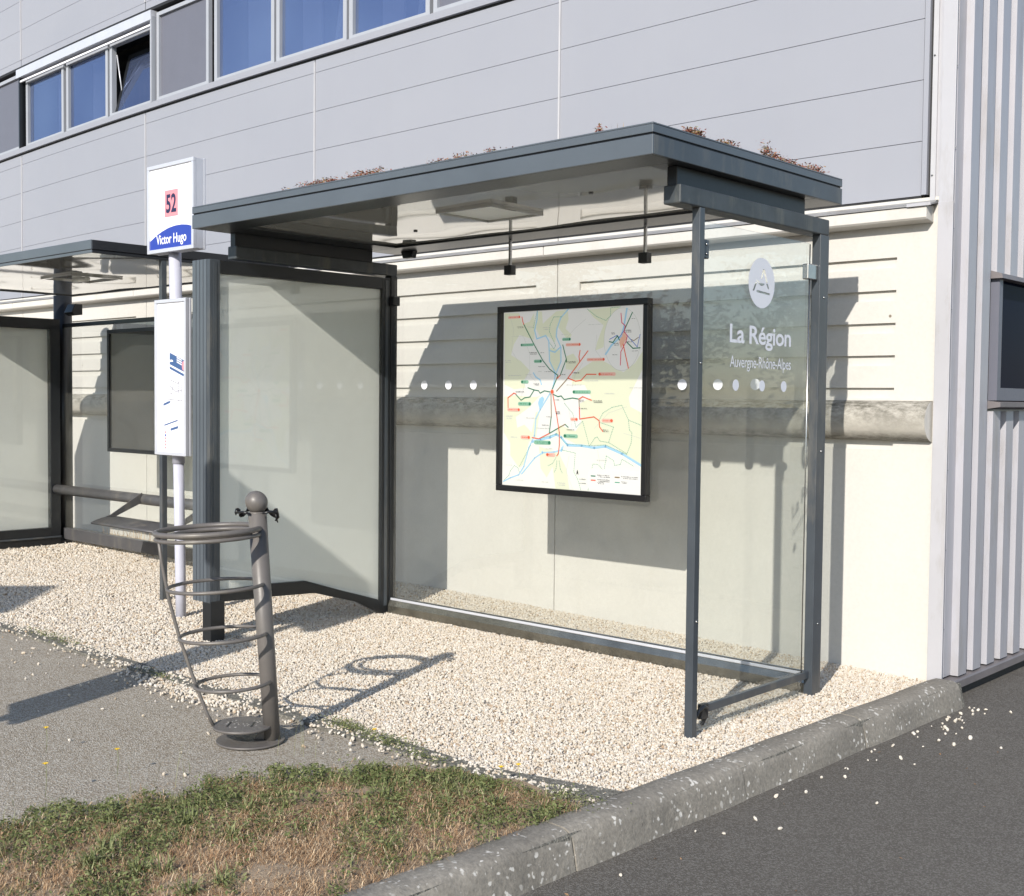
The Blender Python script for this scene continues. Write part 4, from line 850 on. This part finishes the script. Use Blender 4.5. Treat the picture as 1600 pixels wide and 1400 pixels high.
# end case with opal panel
b = MB(); b.box(-8.18, -8.10, 1.14, 1.235, -.02, 2.165, 'dark'); b.box(-8.18, -8.10, -.35, 1.14, 2.065, 2.165, 'dark'); b.box(-8.18, -8.10, -.35, 1.14, .0, .168, 'dark'); b.box(-8.18, -8.10, -.43, -.35, 0, 2.165, 'dark'); b.box(-8.25, -8.18, -.43, 1.235, 0, 2.165, 'dark'); b.box(-8.10, -8.085, -.35, 1.235, .07, .085, 'frame')
c2 = part2(b, 'display_case')
b = MB(); b.box(-8.179, -8.165, -.35, 1.14, .168, 2.065, 'backing'); relparent(b.build('backing_sheet'), c2)
b = MB(); b.box(-8.112, -8.107, -.35, 1.14, .168, 2.065, 'caseglass'); relparent(b.build('case_glass'), c2)
# leaning tube and perch seat
b = MB(); b.tube([(-8.20, 1.20, .535), (-4.75, 1.20, .545)], .047, 'tubegrey', 24); bt = part2(b, 'leaning_tube', bevel=0)
for x in (-6.50, -5.45):
    b = MB(); b.prism([(1.17, .60), (1.16, .51), (.86, .385), (.72, .375), (.88, .43)], 0, x, x+.012, 'tubegrey')
    part2(b, 'seat_bracket', bevel=.001)
b = MB(); n = 10; vs = []
for k in range(n+1):
    t_ = k/n; y = .70+.30*t_; z = .375+.035*math.sin(t_*math.pi*.9)+.01*t_
    for x in (-6.50, -5.43): vs.append((x, y, z))
for k in range(n+1):
    t_ = k/n; y = .70+.30*t_; z = .360+.035*math.sin(t_*math.pi*.9)+.01*t_
    for x in (-6.50, -5.43): vs.append((x, y, z))
o_ = 2*(n+1); fs = [[2*k, 2*k+1, 2*k+3, 2*k+2] for k in range(n)]+[[o_+2*k, o_+2*k+2, o_+2*k+3, o_+2*k+1] for k in range(n)]+[[0, 1, o_+1, o_], [2*n, 2*n+1, o_+2*n+1, o_+2*n]]
fs += [[2*k, 2*k+2, o_+2*k+2, o_+2*k] for k in range(n)]+[[2*k+1, 2*k+3, o_+2*k+3, o_+2*k+1] for k in range(n)]
b.add(vs, fs, 'tubegrey', True); part2(b, 'seat', bevel=0)
# black board on the rear glass
nb = empty('notice_board', (-6.6, 1.26, .9), 'empty black notice board on the rear glass of the farther shelter above the perch seat', 'notice board')
b = MB(); a0, a1, e0, e1, f = -7.21, -6.08, .93, 2.035, .035
for q in ((a0, a1, e0, e0+f), (a0, a1, e1-f, e1), (a0, a0+f, e0+f, e1-f), (a1-f, a1, e0+f, e1-f)): b.box(q[0], q[1], 1.235, 1.29, q[2], q[3], 'dark')
relparent(b.build('frame', None, .003), nb)
b = MB(); b.box(a0+f, a1-f, 1.262, 1.285, e0+f, e1-f, 'blackpanel'); relparent(b.build('back_panel'), nb)
b = MB(); b.box(a0+f, a1-f, 1.245, 1.250, e0+f, e1-f, 'caseglass'); relparent(b.build('cover_glass'), nb)
for x in (-7.12, -6.17):
    b = MB(); b.tube([(x, 1.265, 2.035), (x, 1.265, 2.09)], .006, 'alu', 8); relparent(b.build('hanger'), nb)

# ================================================================ BUS STOP SIGN
bs = empty('bus_stop_sign', (-3.985, .0, 0), 'bus stop pole with white 52 Victor Hugo sign above a narrow timetable case', 'bus stop sign', rot=(0, 0, 0))
def lean(x, y, z): return (x-.0285*(z-.05) if z > 0 else x, y, z)
def part3(b, name, parent=bs, bevel=.002, dfm=None):
    return relparent(b.build(name, None, bevel, dfm), parent)
b = MB(); b.tube([(-3.985, .0, z) for z in (-.06, .3, .6, 1.0)], .034, 'polepaint', 24); b.tube([(-3.985, 0, z) for z in (1.0, 1.6, 2.42)], .040, 'polepaint', 24)
part3(b, 'pole', bevel=0, dfm=lean)
for z in (.50, .57):
    b = MB(); b.sphere((-3.99, -.036, z), .006, 'black', 10, 6); part3(b, 'bolt_hole', bevel=0)
SY0, SY1 = -.085, .005
def signbox(x0, x1, z0, z1, name, y0=SY0, y1=SY1, f=.024):
    b = MB()
    for q in ((x0, x1, z0, z0+f), (x0, x1, z1-f, z1), (x0, x0+f, z0+f, z1-f), (x1-f, x1, z0+f, z1-f)): b.box(q[0], q[1], y0, y0+.022, q[2], q[3], 'alu')
    b.box(x0+.003, x1-.001, y0+.0225, y1-.014, z0+.003, z1-.003, 'alu'); b.box(x0, x1+.002, y1-.0135, y1, z0, z1, 'alu')
    return part3(b, name)
sb = signbox(-4.250, -3.703, 2.365, 2.932, 'sign_box')
b = MB(); fy = SY0+.010; fx0, fx1, fz0, fz1 = -4.226, -3.727, 2.389, 2.908
b.box(fx0, fx1, fy, fy+.012, fz0, fz1, 'white')
P = [(fx0, fz0), (fx1, fz0)]
for k in range(25):
    t_ = k/24; x = fx1+(fx0-fx1)*t_; P.append((x, np.interp(t_, [0, .1, .25, .4, .55, .7, .85, 1], [2.505, 2.519, 2.527, 2.527, 2.519, 2.503, 2.480, 2.448])))
b.prism(P, 1, fy-.0008, fy-.0003, 'blue'); b.box(-4.050, -3.893, fy-.0009, fy-.0003, 2.588, 2.758, 'pink')
face = part3(b, 'sign_face', bevel=0); face.parent = sb; face.matrix_parent_inverse = sb.matrix_world.inverted()
def tx(name, body, mat, parent, x, y, z, w_, cap, bold=0, spacing=1.0):
    o = text_obj(name, body, mat, None, (x, y, z), (1, 0, 0), (0, 0, 1), w_, cap, bold, spacing=spacing); bpy.context.view_layer.update(); o.parent = parent; o.matrix_parent_inverse = parent.matrix_world.inverted(); return o
bpy.context.view_layer.update()
tx('stop_name_lettering', 'Victor Hugo', 'white', sb, -4.150, fy-.0015, 2.421, .355, .060, .014)
tx('route_number', '52', 'navy', sb, -4.032, fy-.0015, 2.618, .120, .112, .028)
for k, s_ in enumerate(('ALC', 'TARNVILLE', 'PROVENCE')):
    tx('operator_lettering', s_, 'lightprint', sb, -4.195, fy-.0012, 2.855-.017*k, (.03, .08, .075)[k], .010)
tt = signbox(-4.163, -3.792, 1.057, 2.062, 'timetable_case', -.085, -.042, .022)
b = MB(); b.box(-4.141, -3.814, -.074, -.060, 1.079, 2.040, 'white')
def quad(x0, z0, x1, z1, mat, sk=0, y=-.0745):
    b.add([(x0, y, z0), (x1, y, z0+sk), (x1, y, z1+sk), (x0, y, z1)], [[0, 1, 2, 3]], mat)
quad(-4.00, 1.30, -3.828, 1.71, 'paper', -.05); quad(-4.08, 1.09, -3.86, 1.43, 'paper', .0, -.0748)
quad(-3.995, 1.645, -3.816, 1.72, 'printblue', -.055, -.0752); quad(-3.995, 1.615, -3.816, 1.632, 'printblue', -.055, -.0752)
for i in range(9): quad(-3.99, 1.60-.014*i, -3.83, 1.604-.014*i, 'lightprint', -.045, -.0752)
for i in range(3): quad(-3.91, 1.655+.014*i, -3.85, 1.662+.014*i, 'white', -.02, -.0756)
b.add([(-3.975+.022*math.cos(a), -.0756, 1.66+.014*math.sin(a)) for a in np.linspace(0, math.pi, 9)], [list(range(9))], 'white')
b.add([(-3.833+.016*math.cos(a), -.0756, 1.632+.03*math.sin(a)) for a in np.linspace(0, 2*math.pi, 17)[:-1]], [list(range(16))], 'pink')
quad(-4.07, 1.375, -3.99, 1.39, 'printblue', .02, -.0752); quad(-4.06, 1.245, -3.90, 1.254, 'printblue', .035, -.0752); quad(-3.985, 1.215, -3.895, 1.231, 'printblue', .018, -.0752)
for i in range(7): quad(-4.065, 1.365-.015*i, -3.90, 1.368-.015*i, 'lightprint', .02, -.0752); quad(-3.98, 1.205-.015*i, -3.895, 1.208-.015*i, 'lightprint', .012, -.0752)
for i in range(6): b.add([(-4.045+.010*math.cos(a), -.0752, 1.205-.02*i+.008*math.sin(a)) for a in np.linspace(0, 2*math.pi, 11)[:-1]], [list(range(10))], 'pink' if i != 1 else 'blue')
def ln(p, q, w_=.0016):
    d = Vector((q[0]-p[0], q[1]-p[1])); nn = Vector((-d.y, d.x)).normalized()*w_; b.add([(p[0]+nn.x, -.0752, p[1]+nn.y), (q[0]+nn.x, -.0752, q[1]+nn.y), (q[0]-nn.x, -.0752, q[1]-nn.y), (p[0]-nn.x, -.0752, p[1]-nn.y)], [[0, 1, 2, 3]], 'greypanel')
for p, q in (((-4.0, 1.51), (-3.93, 1.47)), ((-3.93, 1.47), (-3.855, 1.475)), ((-3.99, 1.545), (-3.90, 1.52)), ((-3.98, 1.54), (-4.02, 1.40)), ((-3.95, 1.53), (-3.985, 1.40)), ((-3.89, 1.535), (-3.89, 1.40)), ((-3.86, 1.53), (-3.85, 1.40)), ((-4.02, 1.42), (-3.85, 1.41)), ((-3.90, 1.52), (-3.86, 1.54)), ((-4.0, 1.46), (-3.95, 1.45))): ln(p, q)
ts = part3(b, 'timetable_sheet', bevel=0); ts.parent = tt; ts.matrix_parent_inverse = tt.matrix_world.inverted()

# ================================================================ LITTER BIN
bn = empty('litter_bin', (-1.262, -1.25, -.012), 'grey ringed litter bin stand with a ball topped post on the path', 'litter bin', rot=(0, 0, math.atan2(.6772, .7357)))
LT = math.radians(3.9)
def bl(x, y, z): return (x-math.tan(LT)*z, y, z)            # the post leans slightly
def bpart(b, name, parent=bn, bevel=.0): return b.build(name, parent, bevel, bl)
b = MB(); b.tube([(0, 0, 0), (0, 0, .4), (0, 0, .965)], [.0335, .036, .0385], 'bin', 32); b.tube([(0, 0, .965), (0, 0, .972)], [.0385, .03], 'bin', 32); post = bpart(b, 'post')
b = MB(); b.sphere((0, 0, 1.012), .047, 'bin', 36, 24); bpart(b, 'ball', post)
def ring(cx, cy, z, R, r, tilt=0):
    N = 64; return [(cx+R*math.cos(2*math.pi*k/N), cy+R*math.sin(2*math.pi*k/N), z-tilt*(R-R*math.cos(2*math.pi*k/N))) for k in range(N)]
rings = [(.905, .214, .0115), (.880, .214, .0085), (.672, .198, .0075), (.466, .180, .0075), (.262, .156, .0075)]
for i, (z, R, r) in enumerate(rings):
    b = MB(); b.tube(ring(-R+.012, -.024, z, R, r, .05), r, 'bin', 14, closed=True, cap=False); bpart(b, 'ring')
b = MB(); b.tube(ring(-.19, .0, .888, .165, .006, .05), .0095, 'bin', 12, closed=True, cap=False); bpart(b, 'ring')
b = MB(); pts = [(-.413, -.03, .888), (-.405, -.03, .76), (-.385, -.03, .60), (-.352, -.03, .44), (-.305, -.03, .27), (-.262, -.03, .13), (-.236, -.03, .075)]
b.tube(pts, .0075, 'bin', 10); bpart(b, 'side_rod')
b = MB(); b.tube([(-.118, -.01, .066), (-.118, -.01, .0765)], .124, 'bin', 48)
bpart(b, 'bag_plate')
b = MB()
for x in (-.175, -.075): b.box(x-.004, x+.004, -.05, .02, .0768, .0776, 'black')
for k in range(26):
    x = -.118+random.uniform(-.07, .07); y = -.01+random.uniform(-.06, .06); b.add([(x+random.uniform(.002, .006)*math.cos(a), y+random.uniform(.002, .006)*math.sin(a), .0772) for a in np.linspace(0, 2*math.pi, 7)[:-1]], [list(range(6))], 'cornice')
bpart(b, 'plate_slots')
b = MB(); b.tube([(-.092, -.0, .004), (-.092, 0, .013)], .142, 'bin', 56)
b.sphere((.02, -.02, .013), .006, 'steel', 8, 5); b.build('base_plate', bn)
# gusset
b = MB(); b.prism([(-.075, .013), (-.03, .013), (-.03, .075)], 1, -.004, .004, 'bin'); bpart(b, 'gusset')
# black rubber strap behind the ball
b = MB(); n = 26; vs = []
for k in range(n+1):
    a = math.pi*(1.02-1.05*k/n); R = .082+.006*math.sin(k*1.7); x, y = R*math.cos(a), .020+R*.75*math.sin(a)-.03
    top = .975+.012*math.sin(k*.9); wd = .018+.02*max(0, (k/n-.72)*3)
    vs += [(x, y, top), (x+.006*math.cos(a), y, top-wd)]
b.add(vs, [[2*k, 2*k+2, 2*k+3, 2*k+1] for k in range(n)], 'rubber', True)
b.tube([(-.082, -.01, .968), (-.05, -.036, .973), (-.02, -.042, .965)], .005, 'rubber', 10); b.tube([(.03, -.04, .968), (.06, -.03, .975), (.085, -.01, .97), (.088, .0, .95), (.075, -.01, .935)], [.004, .006, .006, .005, .003], 'rubber', 10)
o = bpart(b, 'bag_strap'); sm_ = o.modifiers.new('t', 'SOLIDIFY'); sm_.thickness = .004

# ================================================================ THINGS BEHIND THE CAMERA (they cast the shadows seen on the path and show in the glass)
def copy_tree(o, parent=None):
    c = o.copy(); COL.objects.link(c)
    if parent: c.parent = parent; c.matrix_parent_inverse = o.matrix_parent_inverse.copy()
    for ch in list(o.children):
        if ch.name not in copied: copy_tree(ch, c)
    return c
copied = set()
bs2 = copy_tree(bs); bs2.location = (-1.80, -3.54, -.012); bs2.rotation_euler = (0, 0, math.radians(-25))
bs2['label'] = 'matching bus stop pole on the path, to the left of the litter bin'
bs['group'] = 'bus stop poles'; bs2['group'] = 'bus stop poles'
lp = empty('shadow_caster', (-3.72, -6.3, -.012), 'unseen post with a flat square panel, added to cast the corner shadow at the left', 'shadow caster')  # unseen post and panel, added only to cast the square-cornered shadow
b = MB(); b.tube([(-3.72, -6.3, -.012), (-3.72, -6.3, 3.18)], .05, 'alu', 16); relparent(b.build('pole'), lp)
b = MB(); c0 = Vector((-3.77, -5.44, 3.2)); e_ = Vector((.74, -.67, 0)).normalized(); f_ = Vector((-.67, -.74, 0)).normalized()
P3 = [c0, c0+e_*1.1, c0+e_*1.1+f_*1.1, c0+f_*1.1]; b.add([tuple(q) for q in P3]+[tuple(q+Vector((0, 0, .04))) for q in P3], [[0, 1, 2, 3], [4, 5, 6, 7], [0, 1, 5, 4], [1, 2, 6, 5], [2, 3, 7, 6], [3, 0, 4, 7]], 'greypanel'); relparent(b.build('caster_panel'), lp)
def tree(x, y, h, r, lab):
    t_ = empty('tree', (x, y, -.12), lab, 'tree', 'trees across the road')
    b = MB(); b.tube([(x, y, -.12), (x+.05, y, h*.3), (x-.05, y+.1, h*.62)], [.16, .12, .05], 'bark', 10)
    for k in range(6):
        a = k*1.05; b.tube([(x, y, h*(.28+.04*k)), (x+r*.6*math.cos(a), y+r*.6*math.sin(a), h*(.5+.05*k))], [.06, .02], 'bark', 8)
    relparent(b.build('trunk'), t_)
    n = 2600; cc = RNG.normal(size=(14, 3))*[r*.42, r*.42, h*.16]+[x, y, h*.64]; k = RNG.integers(0, 14, n)
    P = cc[k]+RNG.normal(size=(n, 3))*[r*.22, r*.22, r*.2]; v, f, ti = leaves(P[:, 0], P[:, 1], P[:, 2], RNG.uniform(.09, .2, n), RNG.random(n))
    relparent(raw_mesh('crown', v, f, 'treeleaf', ti), t_)
for x, y, h, r, lab in ((-17, -20, 5.2, 2.2, 'broad green tree across the road behind the totem'), (-21, -20, 4.6, 2.0, 'low round green tree across the road'), (-13, -22, 6.0, 2.4, 'tallest green tree of the row across the road'), (-26, -21, 5.4, 2.6, 'wide green tree at the far end of the row across the road'), (-9, -24, 5.2, 2.1, 'slim green tree at the near end of the row across the road')): tree(x, y, h, r, lab)
